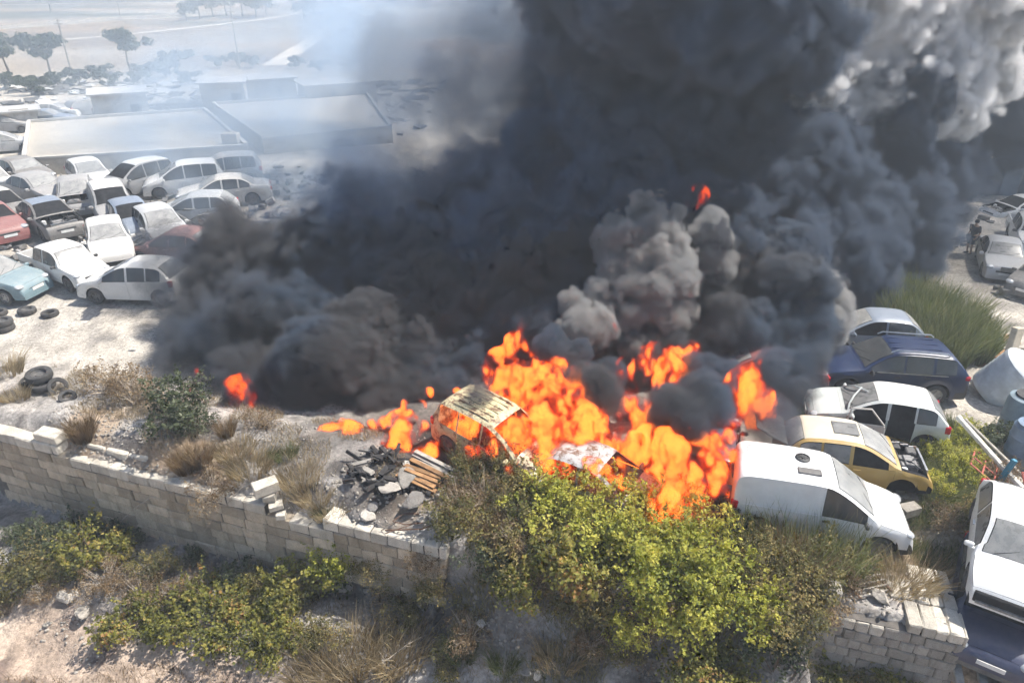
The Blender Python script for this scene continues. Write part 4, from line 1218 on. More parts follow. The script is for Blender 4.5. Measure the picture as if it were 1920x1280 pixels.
# ------------------------------------------------------------------ things lying about
def tyre_at(px, py, r=.33, lab="", dz=0.0, rot=(0, 0, 0), rim=True, grp="loose tyres on the yard"):
    p = at_ground(px, py)
    w = r * .62
    me = MB().lathe([(r * .58, -w * .42), (r * .78, -w * .5), (r * .94, -w * .45), (r, -w * .25), (r, w * .25), (r * .94, w * .45), (r * .78, w * .5), (r * .58, w * .42)], 22, 'Z', closed=True).mesh("tyre", True, 35)
    o = link_mesh("tyre", me, M_TYRE, loc=(p.x, p.y, p.z + w * .5 + dz), rot=rot)
    tag(o, lab, "tyre", grp)
    if rim:
        m = MB().lathe([(.02, .02), (r * .2, .03), (r * .3, -.02), (r * .5, 0), (r * .6, w * .38), (r * .6, -w * .3)], 20)
        m.build("rim", M_RIM_D, o, True)
    return o
tyre_at(52, 587, .34, "tyre with a rim, lying flat, left one of the close pair on the yard")
tyre_at(95, 592, .32, "tyre with a hollow centre, right one of the close pair on the yard", rim=False)
tyre_at(10, 618, .36, "lower tyre of the stack of two by the picture's edge", rim=False)
tyre_at(10, 618, .36, "upper tyre of the stack of two by the picture's edge", dz=.225)
tyre_at(0, 590, .3, "tyre behind the stack of two, cut by the picture's edge", rim=False)
tyre_at(80, 722, .40, "big tyre with its rim on top of the dumped heap behind the long wall", dz=.26, rot=(.12, .05, 0), grp="dumped tyres behind the long wall")
tyre_at(82, 728, .38, "tyre under the big rimmed one in the dumped heap", rim=False, grp="dumped tyres behind the long wall")
tyre_at(112, 735, .30, "tyre leaning half upright beside the big rimmed one in the dumped heap", dz=.12, rot=(.9, .3, .4), rim=False, grp="dumped tyres behind the long wall")
tyre_at(128, 748, .26, "small tyre at the low east end of the dumped heap", rot=(.35, .2, 0), rim=False, grp="dumped tyres behind the long wall")
tyre_at(52, 716, .24, "small tyre at the west end of the dumped heap", rot=(.2, -.3, 0), rim=False, grp="dumped tyres behind the long wall")
tyre_at(1355, 868, .36, "soot-black tyre leaning against the burning blue car", dz=.25, rot=(1.3, 0, .6), grp="tyres in the fire")
# bicycle-like twisted rods over the paved end of the wall
MAT_RUSTY = plain("rusty_iron", (0.13, 0.075, 0.05), .8, .4, 9, metal=.3)
p = at_ground(775, 985)
rod = empty("bent_scrap", (p.x, p.y, p.z + .05), .2, "twisted thin scrap frame lying on the paved end of the long wall", "scrap metal")
m = MB().tube([(-.7, -.1, .02), (-.3, -.25, .1), (.2, -.28, .06), (.6, -.1, .02)], .018, 6); m.build("bent_rod", MAT_RUSTY, rod, True)
m = MB().tube([(-.5, .1, .1), (-.2, .28, .14), (.2, .2, .12), (.4, .0, .1), (.2, -.12, .1), (-.2, -.08, .1), (-.5, .1, .1)], .016, 6); m.build("hoop", MAT_RUSTY, rod, True)
m = MB().tube([(-.7, -.25, .05), (.1, -.05, .08), (.7, .1, .03)], .014, 6); m.build("bent_rod", MAT_RUSTY, rod, True)
# burning timber
MAT_PLANK = plain("singed_plank", (0.26, 0.14, 0.06), .8, .45, 5, rnd=.2)
MAT_PLANK_G = plain("grey_plank", (0.33, 0.30, 0.26), .9, .3, 5, rnd=.25)
MAT_CHAR = plain("charred_wood", (0.03, 0.028, 0.028), .95, .4, 8)
p = at_ground(795, 900)
pile = empty("timber_pile", (p.x, p.y, p.z), R(-28), "pile of singed orange-brown planks, alight at its upper end, on the charred heap", "planks")
for i in range(9):
    MB().box((0, 0, 0), (random.uniform(1.0, 1.5), .13, .03)).build("plank", MAT_PLANK if i < 6 else MAT_PLANK_G, pile, loc=(random.uniform(-.1, .15), -.42 + .12 * i + random.uniform(-.03, .03), .22 + .04 * (i % 3)), rot=(random.uniform(-.1, .1), .10 + random.uniform(-.06, .06), random.uniform(-.12, .12)))
for i in range(3):
    MB().box((0, 0, 0), (.1, 1.1, .12)).build("bearer", MAT_CHAR, pile, loc=(-.5 + .5 * i, 0, .1))
p = at_ground(715, 880)
ch = empty("charred_heap", (p.x, p.y, p.z), 0, "black heap of burnt scraps in front of the ground fire", "burnt heap")
for i in range(46):
    a, k = random.uniform(0, 6.28), math.sqrt(random.random()) * 1.0
    L_ = random.uniform(.2, .7)
    MB().box((0, 0, 0), (L_, random.uniform(.04, .16), random.uniform(.03, .10))).build("burnt_scrap", MAT_CHAR if i % 6 else MAT_PLANK_G, ch, loc=(k * math.cos(a) * 1.1, k * math.sin(a) * .8, .28 * (1 - k) + .05), rot=(random.uniform(-.5, .5), random.uniform(-.5, .5), random.uniform(0, 6)))
# --- east edge: tanks, poles, frames, timber
MAT_TANK = plain("weathered_tank", (0.54, 0.57, 0.58), .6, .2, 3)
MAT_TANKB = plain("blue_tank", (0.15, 0.21, 0.29), .55, .25, 4)
MAT_RED = plain("red_primer", (0.42, 0.10, 0.07), .7, .35, 6)
MAT_POLE = plain("whitewashed_pole", (0.62, 0.60, 0.55), .8, .25, 7)
MAT_BLUEP = plain("blue_post", (0.05, 0.22, 0.33), .6, .25, 6)
tk = empty("water_tank", V3(15.75, 19.1), 0, "big pale ribbed water tank tipped over behind the navy SUV", "water tank")
tk.rotation_euler = (.35, .45, 0); tk.scale = (.84, .84, .84)
prof = [(.02, 2.05), (.35, 2.0), (.95, 1.72), (1.02, 1.64)]
for i in range(8): prof += [(1.02 - .012 * i, 1.58 - i * .19), (1.032 - .012 * i, 1.53 - i * .19), (1.02 - .012 * i, 1.48 - i * .19)]
prof += [(.9, 0.02), (.02, 0)]
MB().lathe(prof[::-1], 28).build("shell", MAT_TANK, tk, True, 30)
MB().lathe([(.28, 1.99), (.30, 2.08), (.27, 2.12), (.02, 2.13)], 18).build("lid", MAT_TANK, tk, True, 30, loc=(.1, -.35, -.09))
MB().tube([(.75, .3, 1.84), (.8, .34, 2.0), (.95, .3, 1.9)], .06, 8).build("inlet", M_TRIM_D, tk, True)
tk2 = empty("barrel", V3(14.2, 15.4), .3, "blue-grey plastic barrel with a lid, beyond the white pole", "barrel")
MB().lathe([(.40, 0), (.44, .05), (.44, .38), (.46, .42), (.44, .46), (.44, .85), (.46, .89), (.44, .93), (.43, 1.2), (.38, 1.26), (.36, 1.26)], 22).build("drum", MAT_TANKB, tk2, True, 30)
MB().lathe([(.37, 1.26), (.37, 1.31), (.02, 1.32)], 20).build("lid", MAT_TANKB, tk2, True, 30)
tk3 = empty("barrel", V3(15.1, 16.9), .3, "blue-grey barrel standing farther back, beside the tipped tank", "barrel")
MB().lathe([(.46, 0), (.5, .06), (.5, .45), (.52, .5), (.5, .55), (.5, 1.0), (.47, 1.2), (.36, 1.25)], 22).build("drum", plain("teal_tank", (.20, .26, .30), .6, .2, 4), tk3, True, 30)
MB().lathe([(.34, 1.25), (.34, 1.31), (.02, 1.32)], 20).build("lid", M_TRIM, tk3, True, 30)
sc_ = empty("machine_case", V3(14.6, 14.3), .25, "dark blue boxy machine case beside the barrels, cut by the picture's edge", "machine")
MB().box((0, 0, .55), (1.2, .9, 1.1), bevel=.04).build("housing", MAT_TANKB, sc_); MB().box((-.1, -.46, .6), (.7, .03, .6), bevel=.01).build("panel", M_TRIM, sc_); MB().box((0, 0, 1.13), (1.24, .94, .05), bevel=.01).build("top", M_TRIM_D, sc_)
a, b = V3(12.75, 16.3) + Vector((0, 0, .95)), V3(13.3, 12.6) + Vector((0, 0, .35))
pole = MB().tube([a, (a + b) / 2 + Vector((0, 0, -.03)), b], .075, 8).build("pole", MAT_POLE, None, True)
tag(pole, "long whitewashed pole sloping down beside the red frame", "pole")
a, b = V3(13.05, 16.4) + Vector((0, 0, .8)), V3(13.65, 12.9) + Vector((0, 0, .3))
tag(MB().tube([a, b], .05, 8).build("pole", MAT_PLANK_G, None, True), "thinner grey pole lying alongside the long whitewashed one", "pole")
bp = MB().box((0, 0, .5), (.12, .12, 1.0), bevel=.015).build("post", MAT_BLUEP, None, loc=V3(12.85, 14.3), rot=(.1, .15, .3))
tag(bp, "short blue post standing by the red frame", "post")
def gate(loc, rz, tilt, mat, lab, nx=4, w=1.5, h=1.1, nz=3):
    g = empty("pipe_frame", loc, 0, lab, "metal frame")
    g.rotation_euler = (tilt, 0.1, rz)
    for i in range(nx): MB().tube([(-w / 2 + w * i / (nx - 1), 0, 0), (-w / 2 + w * i / (nx - 1), 0, h)], .024, 6).build("upright", mat, g, True)
    for i in range(nz): MB().tube([(-w / 2, .0, h * (.02 + .96 * i / (nz - 1))), (w / 2, 0, h * (.02 + .96 * i / (nz - 1)))], .024, 6).build("rail", mat, g, True)
    return g
gate(V3(13.5, 12.9) + Vector((0, 0, .1)), .15, -.75, MAT_RED, "red pipe frame leaning low in the weeds behind the stacked cars", 4, 1.3, 1.3, 3)
gate(V3(14.1, 13.2) + Vector((0, 0, .25)), .1, -.6, plain("pinkish_pipe", (.55, .42, .38), .7, .2, 6), "pale pinkish pipe frame leaning against the red one", 4, 1.5, 1.1, 3)
gate(V3(13.3, 14.0) + Vector((0, 0, .05)), .9, -1.1, MAT_RED, "broken red frame lying half buried in weeds beside the blue post", 3, 1.0, 1.4, 5)
tp = empty("timber_pile", V3(17.2, 22.2), .35, "heap of grey and orange-brown timber at the edge of the east yard", "planks")
for i in range(26):
    MB().box((0, 0, 0), (random.uniform(1.4, 2.6), .16, .06)).build("plank", MAT_PLANK_G if i % 4 else MAT_PLANK, tp, loc=(random.uniform(-.5, .5), -1.1 + .19 * (i % 12) + random.uniform(-.1, .1), .08 + .09 * (i // 6)), rot=(random.uniform(-.1, .1), random.uniform(-.12, .12), random.uniform(-.35, .35)))
bd = MB().box((0, 0, .95), (.34, .22, 1.9), bevel=.02).build("post", plain("beige_beam", (.50, .43, .33), .85, .2, 4), None, loc=V3(16.6, 19.9), rot=(-.12, .10, .3))
tag(bd, "broad beige beam standing on end beside the timber heap", "beam")
pl2 = empty("plank_stack", xy(1905, 548), .5, "few grey planks lying by the dark hatchback in the east yard", "planks")
for i in range(5): MB().box((0, 0, 0), (2.2, .16, .05)).build("plank", MAT_PLANK_G, pl2, loc=(0, -.4 + .2 * i, .05 + .03 * (i % 2)), rot=(0, 0, random.uniform(-.08, .08)))
bb = empty("plank_stack", xy(1800, 458) , .1, "dark planks and scrap on the ground behind the man", "planks")
for i in range(6): MB().box((0, 0, 0), (random.uniform(1.2, 2.2), .14, .08)).build("plank", MAT_CHAR if i % 2 else MAT_PLANK_G, bb, loc=(.8, -.5 + .25 * i, .06), rot=(0, 0, random.uniform(-.3, .3)))
# timber under the stacked cars
for i, (dx, dy) in enumerate(((-.65, 1.0), (.0, 1.35), (.55, 1.6))):
    a = SX + Vector((-.559, -.829, 0)) * (1.35 + .2 * i) + Vector((.829, -.559, 0)) * (-.55 + .5 * i)
    o = MB().box((0, 0, 0), (1.5, .16, .1), bevel=.01).build("timber", MAT_PLANK_G, None, loc=(a.x, a.y, a.z - .02), rot=(0, .12, R(236) + .25))
    tag(o, ["grey timber under the front of the stacked cars, nearest the short wall", "grey timber under the middle of the dark blue car's bumper", "grey timber under the dark blue car, cut by the picture's edge"][i], "timber", "timbers under the stacked cars")
# a block leaning frame on the short wall
p = at_ground(1625, 1105)
rk = empty("roof_rack", (p.x, p.y, p.z + .1), .25, "rusty slatted rack lying in the grass on top of the short wall", "rack")
for i in range(4): MB().box((0, -.2 + .12 * i, .03 * i), (.9, .04, .04)).build("slat", MAT_PLANK_G, rk)
for i in (-1, 1): MB().box((i * .4, 0, .02), (.04, .5, .04)).build("rail", MAT_RUSTY, rk)
# scrap heap in the west yard
p = at_ground(415, 430)
sh_ = empty("scrap_heap", (p.x, p.y, p.z), 0, "tangle of pale sheet scrap at the smoke's edge in the west yard", "scrap metal")
for i in range(16):
    MB().box((0, 0, 0), (random.uniform(.5, 1.6), random.uniform(.2, .7), .03)).build("scrap_sheet", P_ASHY if i % 2 else M_ENGINE, sh_, loc=(random.uniform(-1.5, 1.5), random.uniform(-.8, .8), random.uniform(.2, 1.0)), rot=(random.uniform(-.8, .8), random.uniform(-.8, .8), random.uniform(0, 6)))
# --- a bare branch or two across the long wall
def branch(p0, p1, sag, lab, r=.018):
    a, b = Vector(p0), Vector(p1)
    o = empty("branch", a, 0, lab, "branch", "bare branches by the walls")
    d = b - a
    m = MB().tube([Vector((0, 0, 0)), d * .35 + Vector((.05, 0, sag)), d * .7 + Vector((-.03, 0, sag)), d], r, 5, r * .4)
    m.build("limb", MAT_TWIG, o, True)
    for i in range(4):
        k = .3 + .17 * i
        q = d * k + Vector((0, 0, sag * (1 if k < .8 else .5)))
        MB().tube([q, q + Vector((random.uniform(-.4, .4), random.uniform(-.2, .2), random.uniform(-.3, .3)))], r * .5, 4, .003).build("twig", MAT_TWIG, o, True)
    return o
branch(at_depth(338, 893, 19.3), at_depth(228, 975, 19.6), .05, "thin bare branch hanging slantwise down the face of the long wall")
branch(at_depth(460, 905, 18.3), at_depth(380, 1000, 18.5), .05, "wispy bare branch hanging on the wall near its broken corner", .012)
branch(at_ground(640, 1075) + Vector((0, 0, .3)), at_ground(752, 1030) + Vector((0, 0, 1.0)), .06, "long pale curved branch in front of the paved end of the long wall", .02)
branch(at_ground(745, 1085) + Vector((0, 0, .5)), at_ground(800, 1130) + Vector((0, 0, .2)), .05, "short pale branch above the dry grass below the wall's end", .02)
branch(at_ground(1410, 1185) + Vector((0, 0, .5)), at_ground(1455, 1230) + Vector((0, 0, .2)), .02, "broken grey branch sticking out of the shade beside the short wall", .035)
branch(at_ground(690, 1270) + Vector((0, 0, .2)), at_ground(800, 1210) + Vector((0, 0, .4)), .05, "straw-coloured dead stem lying across the dry grass at the picture's lower edge", .016)
branch(at_ground(60, 1090) + Vector((0, 0, .6)), at_ground(85, 1030) + Vector((0, 0, .8)), .02, "pale dead twig sticking out of the dark bush under the long wall", .016)

# ------------------------------------------------------------------ the man in the east yard
def person_at(p, heading, lab, h=1.74):
    root = empty("person", p, heading, lab, "person")
    k = h / 1.74
    J = {'pel': (0, 0, .93), 'spine': (.0, 0, 1.14), 'chest': (.01, 0, 1.34), 'neck': (.02, 0, 1.50), 'head': (.05, 0, 1.60), 'crown': (.05, 0, 1.70),
         'ls': (.0, .19, 1.40), 'le': (-.02, .27, 1.14), 'lw': (.14, .27, .95), 'lh': (.20, .25, .90),
         'rs': (.0, -.19, 1.40), 're': (-.05, -.26, 1.13), 'rw': (.08, -.27, .90), 'rh': (.12, -.26, .84),
         'lp': (0, .10, .88), 'lk': (.06, .12, .50), 'la': (.0, .13, .09), 'lt': (.15, .15, .03),
         'rp': (0, -.10, .88), 'rk': (.02, -.12, .49), 'ra': (-.10, -.14, .09), 'rt': (.05, -.17, .03)}
    Rd = dict(pel=.145, spine=.13, chest=.155, neck=.06, head=.088, crown=.07, ls=.075, le=.05, lw=.036, lh=.04, rs=.075, re=.05, rw=.036, rh=.04, lp=.10, lk=.065, la=.045, lt=.04, rp=.10, rk=.065, ra=.045, rt=.04)
    names = list(J)
    Ed = [('pel', 'spine'), ('spine', 'chest'), ('chest', 'neck'), ('neck', 'head'), ('head', 'crown'), ('chest', 'ls'), ('ls', 'le'), ('le', 'lw'), ('lw', 'lh'), ('chest', 'rs'), ('rs', 're'), ('re', 'rw'), ('rw', 'rh'),
          ('pel', 'lp'), ('lp', 'lk'), ('lk', 'la'), ('la', 'lt'), ('pel', 'rp'), ('rp', 'rk'), ('rk', 'ra'), ('ra', 'rt')]
    def skin(nm, sel, grow, mat, lo=None):
        use = [n for n in names if n in sel]
        me = bpy.data.meshes.new(nm)
        me.from_pydata([Vector(J[n]) * k for n in use], [(use.index(a), use.index(b)) for a, b in Ed if a in sel and b in sel], [])
        o = link_mesh(nm, me, mat, root)
        md = o.modifiers.new("skin", 'SKIN'); md.use_smooth_shade = True
        for i, n in enumerate(use):
            r_ = Rd[n] * grow
            me.skin_vertices[0].data[i].radius = (r_ * (1.15 if n in ('pel', 'spine', 'chest') else 1), r_ * (.78 if n in ('pel', 'spine', 'chest') else 1))
        me.skin_vertices[0].data[0].use_root = True
        sb = o.modifiers.new("sub", 'SUBSURF'); sb.levels = sb.render_levels = 2
        return o
    body = skin("body", set(names), .9, plain("skin", (.36, .22, .15), .6, .1, 5))
    skin("shirt", {'pel', 'spine', 'chest', 'ls', 'le', 'rs', 're'}, 1.34, plain("dark_shirt", (.03, .03, .036), .9, .3, 8))
    skin("trousers", {'pel', 'lp', 'lk', 'rp', 'rk'}, 1.32, plain("dark_shorts", (.035, .037, .045), .9, .3, 8))
    hm = MB().lathe([(.10, -.04), (.105, .02), (.095, .07), (.06, .11), (.0, .12)], 14)
    hm.build("hair", plain("dark_hair", (.02, .017, .015), .8, .3, 9), root, True, loc=Vector((.042, 0, 1.665)) * k)
    MB().lathe([(.0, 0), (.018, .01), (.012, .035), (.0, .05)], 6, 'X').build("nose", body.data.materials[0], root, True, loc=Vector((.125, 0, 1.605)) * k)
    for sd in (-1, 1):
        MB().box((.04, 0, .04), (.26, .095, .08), bevel=.025).build("shoe", M_TRIM, root, loc=Vector(J['la' if sd > 0 else 'ra']) * k - Vector((0, 0, .075)), rot=(0, 0, .1 * sd))
    for s_, nm in ((1, 'l'), (-1, 'r')):                            # fingers
        for i in range(4):
            b = Vector(J[nm + 'h']) * k
            MB().tube([b + Vector((.01, 0, -.01)) + Vector((0, (i - 1.5) * .018, 0)), b + Vector((.04, (i - 1.5) * .021, -.045)), b + Vector((.035, (i - 1.5) * .02, -.08 - .006 * (i in (1, 2)))) ], .009, 5, .006).build("finger", body.data.materials[0], root, True)
        MB().tube([b + Vector((.0, -s_ * .03, 0)), b + Vector((.045, -s_ * .05, -.03))], .01, 5, .007).build("thumb", body.data.materials[0], root, True)
    return root
person_at(xy(1814, 476), R(200), "man in dark clothes walking past the silver saloon near the smoke")
# scraps between the wrecks that nobody could count
def clutter(name, n, x0, x1, y0, y1, mat, seed, lab, big=.5):
    r = random.Random(seed); m = MB()
    for i in range(n):
        x, y = r.uniform(x0, x1), r.uniform(y0, y1)
        if n2(np.array([x]), np.array([y]), 2.5, seed)[0] < .0: continue
        m.box((x, y, gz(x, y) + r.uniform(.03, .25)), (r.uniform(.1, big * 1.6), r.uniform(.05, big), r.uniform(.02, .3)), Matrix.Rotation(r.uniform(0, 6), 3, 'Z') @ Matrix.Rotation(r.uniform(-.5, .5), 3, 'X'))
    return tag(m.build(name, mat), lab, "litter", None, "stuff")
clutter("debris", 420, -34, -10, 29, 46, M_TRIM_D, 71, "dark scrap littered between the packed wrecks of the west yard")
clutter("debris", 300, -34, -9, 29, 46, P_ASHY, 72, "pale sheet scrap littered between the packed wrecks of the west yard")
clutter("debris", 700, -60, -8, 58, 92, M_TRIM_D, 73, "dark clutter spread among the far wrecks and sheds", 1.4)
clutter("debris", 500, -60, -8, 58, 92, P_WHITE_D, 74, "pale clutter spread among the far wrecks and sheds", 1.2)
clutter("debris", 160, 17, 30, 22, 38, M_TRIM_D, 75, "dark scrap on the shaded ground of the east yard", .4)
# ------------------------------------------------------------------ the low roofs, sheds, far wrecks, trees and fields
MAT_SLAB = plain("pale_roof", (0.38, 0.345, 0.295), .9, .08, .5)
MAT_PARA = plain("parapet_stone", (0.46, 0.43, 0.39), .9, .25, 2)
MAT_WALLD = plain("block_wall", (0.45, 0.41, 0.35), .9, .3, 1.5)  # sandy block colour, alike on every side of the walls
MAT_SHEET = plain("sheet_roof", (0.42, 0.41, 0.40), .6, .2, 1.5)
def roof_building(corners_px, zr, zb, lab):
    P = [at(px, py, zr) for px, py in corners_px]             # front-left, front-right, back-right, back-left
    c = sum(P, Vector()) / 4
    root = empty("flat_roofed_building", (c.x, c.y, zb), 0, lab, "building")
    vs = [p - Vector((c.x, c.y, zb)) for p in P]
    dn = [Vector((v.x, v.y, 0)) for v in vs]
    MB().add(dn + [v - Vector((0, 0, .06)) for v in vs], [(0, 1, 5, 4), (1, 2, 6, 5), (2, 3, 7, 6), (3, 0, 4, 7)]).build("wall", MAT_WALLD, root)
    MB().add([v - Vector((0, 0, .12)) for v in vs] + vs, [(0, 1, 5, 4), (1, 2, 6, 5), (2, 3, 7, 6), (3, 0, 4, 7), (4, 5, 6, 7)]).build("roof", MAT_SLAB, root)
    for i in range(4):
        a, b = vs[i], vs[(i + 1) % 4]
        d = (b - a).normalized(); n_ = Vector((-d.y, d.x, 0)) * .25
        h = Vector((0, 0, .22 if i != 0 else .12))
        a2, b2 = a + d * .02, b - d * (.27)
        q = [a2, b2, b2 + n_, a2 + n_]
        MB().add([v + Vector((0, 0, .003)) for v in q] + [v + h for v in q], [(0, 1, 5, 4), (1, 2, 6, 5), (2, 3, 7, 6), (3, 0, 4, 7), (4, 5, 6, 7)]).build("parapet", MAT_PARA, root)
    return root, vs
rb, vs = roof_building([(42, 300), (466, 274), (386, 206), (52, 230)], 2.05, .7, "long flat white roof with low parapets behind the packed wrecks")
MB().box((0, 0, .35), (1.1, .7, .7), bevel=.03).build("roof_box", MAT_WALLD, rb, loc=vs[1] * .86 + vs[2] * .08 + vs[0] * .06 + Vector((0, 0, .004)))
roof_building([(492, 262), (735, 238), (690, 176), (398, 196)], 2.05, .7, "second flat white roof, beyond a dark gap from the long one, running into the smoke")
def shed(px0, px1, py, zr, h, d, lab, mat=MAT_SHEET, skew=0.0):
    a, b = at(px0, py, zr), at(px1, py - (px1 - px0) * skew, zr)
    L = (b - a).length
    root = empty("shed", (a.x, a.y, zr - h), math.atan2(b.y - a.y, b.x - a.x), lab, "shed", "low sheds beyond the flat roofs")
    MB().box((L / 2, d / 2, h / 2), (L, d, h)).build("wall", MAT_WALLD, root)
    MB().box((0, 0, 0), (L + .5, d + .6, .14)).build("roof", mat, root, loc=(L / 2, d / 2, h + .09), rot=(.06, 0, 0))
    for i in range(max(1, int(L / 6))): MB().box((3 + i * 6, -.02, h * .45), (1.1, .06, 1.0)).build("window", M_SHELL, root)
    MB().box((L * .5, -.02, 1.0), (1.4, .08, 2.0)).build("door", MAT_PARA, root)
shed(168, 272, 179, 3.6, 2.6, 2.7, "low shed with a white sheet roof right behind the far wrecks", skew=.06)
shed(0, 70, 212, 2.6, 1.8, 1.8, "low white-edged shed at the picture's west edge, behind the packed wrecks", skew=.08)
shed(372, 455, 157, 3.8, 2.6, 2.7, "low shed with a pinkish roof edge behind the dark hedge gap", skew=.03)
shed(455, 552, 152, 3.6, 2.4, 2.7, "long low shed with a white roof edge near the foot of the dirt road", skew=.07)
shed(572, 705, 162, 3.2, 2.2, 2.7, "low shed fading into the smoke behind the second flat roof", skew=.07)
def far_car(px, py, head, lab, pm, model='sedan'):
    p = at_ground(px, py)
    car(model, 'sedan' if model == 'sedan' else 'hatchback', lab, 'car', pm, p, R(head), group="far wrecks beyond the flat roof", gl=MG_CAKED, wgl=MG_CAKED, mirrors=False, grille=False)
far_car(105, 222, 8, "white saloon, first of the far wrecks behind the flat roof from the west", P_WHITE_D)
far_car(92, 236, 8, "pale blue saloon half behind the parapet, in front of the far white one", P_BLUEGREY)
far_car(228, 218, 8, "pale saloon in the haze, middle one of the far wrecks behind the flat roof", P_SILVER)
far_car(345, 210, 8, "greyish saloon in the haze by the gap between the two flat roofs", P_GREY)
far_car(165, 216, 60, "small dull hatchback between two far saloons", P_GREY, 'hatch')
far_car(20, 248, 15, "dull hatchback in the scrap west of the flat roof", P_GREY, 'hatch')
far_car(15, 285, 30, "dust-grey hatchback wreck beside the west parapet", P_SILVER, 'hatch')
# trees
def tree_meshes(seed, h, cr, nleaf, leaf, clear=.45):
    r = np.random.default_rng(seed)
    nl = 16
    lob = np.stack([r.normal(0, cr * .5, nl), r.normal(0, cr * .5, nl), h * (clear + (1 - clear) * r.uniform(.25, .92, nl)), cr * r.uniform(.28, .5, nl)], -1)
    pick = r.integers(0, nl, nleaf); Lb = lob[pick]
    d = r.normal(0, 1, (nleaf, 3)); d /= np.linalg.norm(d, axis=1)[:, None]
    P = Lb[:, :3] + d * (Lb[:, 3] * r.uniform(.3, 1.1, nleaf) ** .6)[:, None] * np.array([1, 1, .62])
    cme = leaves_mesh("crown", P, d, leaf, .5 + .2 * r.normal(0, 1, nleaf), 1.2, seed)
    cme.materials.append(ML_FAR)
    mb = MB()
    mb.tube([(0, 0, -.3), (h * .03, 0, h * .25), (0, h * .02, h * .55)], h * .035, 7, h * .02)
    for i in range(7): mb.tube([(0, h * .02, h * .5), tuple((lob[i, :3] * np.array([.5, .5, .5]) + np.array([0, 0, h * .27]))), tuple(lob[i, :3])], h * .016, 5, .02, cap=False)
    tm = mb.mesh("trunk", True); tm.materials.append(MAT_STEM)
    return cme, tm
TREES = [tree_meshes(501, 6.5, 3.0, 1500, .42), tree_meshes(502, 5.5, 2.8, 1300, .42, .4), tree_meshes(503, 4.2, 2.9, 1300, .42, .12), tree_meshes(504, 7, 3.6, 1600, .5, .3)]
def tree(px, py, k, s, lab, grp="trees at the foot of the fields", name="tree"):
    p = at_ground(px, py)
    o = empty(name, p, random.uniform(0, 6), lab, "tree" if name == "tree" else "bush", grp)
    s *= .82
    o.scale = (s, s, s)
    c, t_ = TREES[k]
    link_mesh("crown", c, None, o); link_mesh("trunk", t_, None, o)
for a in [(20, 152, 0, 1.0, "tree with a slanting trunk at the picture's west edge, below the fields"), (98, 148, 1, 1.15, "round-crowned tree on a bare slanting trunk, second from the west"), (246, 136, 0, 1.0, "faint tall tree standing alone in front of the pale field"),
          (330, 135, 2, .8, "small bush-like tree where the pale field ends"), (95, 22, 3, 1.5, "lone round tree high up on the fields")]:
    tree(*a)
gi = 0
for px, py, k, s in [(10, 168, 2, 0.55), (50, 172, 2, 0.5), (72, 178, 2, 0.55), (110, 164, 2, 0.5), (150, 160, 2, 0.55), (190, 156, 2, 0.6), (215, 164, 2, 0.45), (260, 160, 2, 0.45), (280, 150, 2, 0.55), (310, 146, 2, 0.6), (355, 160, 2, 0.45), (410, 128, 2, 0.5), (445, 124, 2, 0.55), (470, 128, 2, 0.5), (560, 130, 2, 0.5), (600, 138, 2, 0.5), (660, 130, 2, 0.5)]:
    gi += 1
    ORD = "first second third fourth fifth sixth seventh eighth ninth tenth eleventh".split()
    tree(px, py, k, s, "dark rounded bush of the hedge below the pale field, %s from the west" % ORD[gi - 1] if px < 380 else "hazy bush near the foot of the dirt road, %s from the west" % ORD[gi - 12], "hedge bushes below the fields", "bush")
for px, py, s in [(375, 36, 1.6), (400, 32, 1.9), (425, 30, 2.0), (455, 32, 1.8), (480, 34, 1.6), (500, 30, 1.4), (350, 40, 1.1), (590, 30, 1.7), (620, 24, 1.9), (650, 26, 1.8), (570, 36, 1.2), (680, 20, 1.8), (710, 24, 1.8)]:
    tree(px, py, 3, s * .8, ("tree of the hazy west grove high on the fields, standing at its %s" if px < 520 else "tree of the hazy grove nearer the smoke, standing at its %s") % {375: "west side", 400: "west centre", 425: "tall middle", 455: "east centre", 480: "east side", 500: "small east end", 350: "small west end", 590: "west side", 620: "tall west centre", 650: "middle", 570: "small west end", 680: "east centre", 710: "east end"}[px], "groves on the fields")
for px, py, h, lab in [(137, 148, 7, "thin leaning pole between two trees below the fields"), (228, 40, 8, "utility pole with a pale top on the fields"), (450, 130, 8, "thin pole rising from the bushes near the sheds")]:
    p = at_ground(px, py)
    o = empty("utility_pole", p, 0, lab, "pole")
    MB().tube([(0, 0, -.2), (.1, 0, h)], .11, 6, .08).build("mast", MAT_PLANK_G, o, True); MB().box((.09, 0, h - .5), (1.2, .1, .1)).build("crossarm", MAT_PLANK_G, o)
# dirt road and field walls
def strip(name, pts, w, mat, lab=None, lift=.05):
    vs, fs = [], []
    P = [at_ground(*p) for p in pts]
    Q = []
    for a, b in zip(P[:-1], P[1:]):
        for k in range(14): Q.append(a.lerp(b, k / 14))
    Q.append(P[-1])
    for i, p in enumerate(Q):
        d = Q[min(i + 1, len(Q) - 1)] - Q[max(i - 1, 0)]; d.z = 0; d.normalize()
        n_ = Vector((-d.y, d.x, 0)) * w / 2
        for s_ in (-1, 1):
            v = p + n_ * s_
            vs.append((v.x, v.y, gz(v.x, v.y) + lift))
    for i in range(len(Q) - 1): fs.append((2 * i, 2 * i + 1, 2 * i + 3, 2 * i + 2))
    return link_mesh(name, pymesh(name, vs, fs), mat)
tag(strip("dirt_road", [(512, 124), (560, 92), (640, 38)], 3.6, plain("road_dust", (.56, .48, .38), .95, .12, .3)), kind="structure")
tag(strip("path", [(0, 84), (230, 66), (470, 40), (560, 26)], 2.2, plain("path_dust", (.52, .46, .38), .95, .12, .3)), kind="structure")
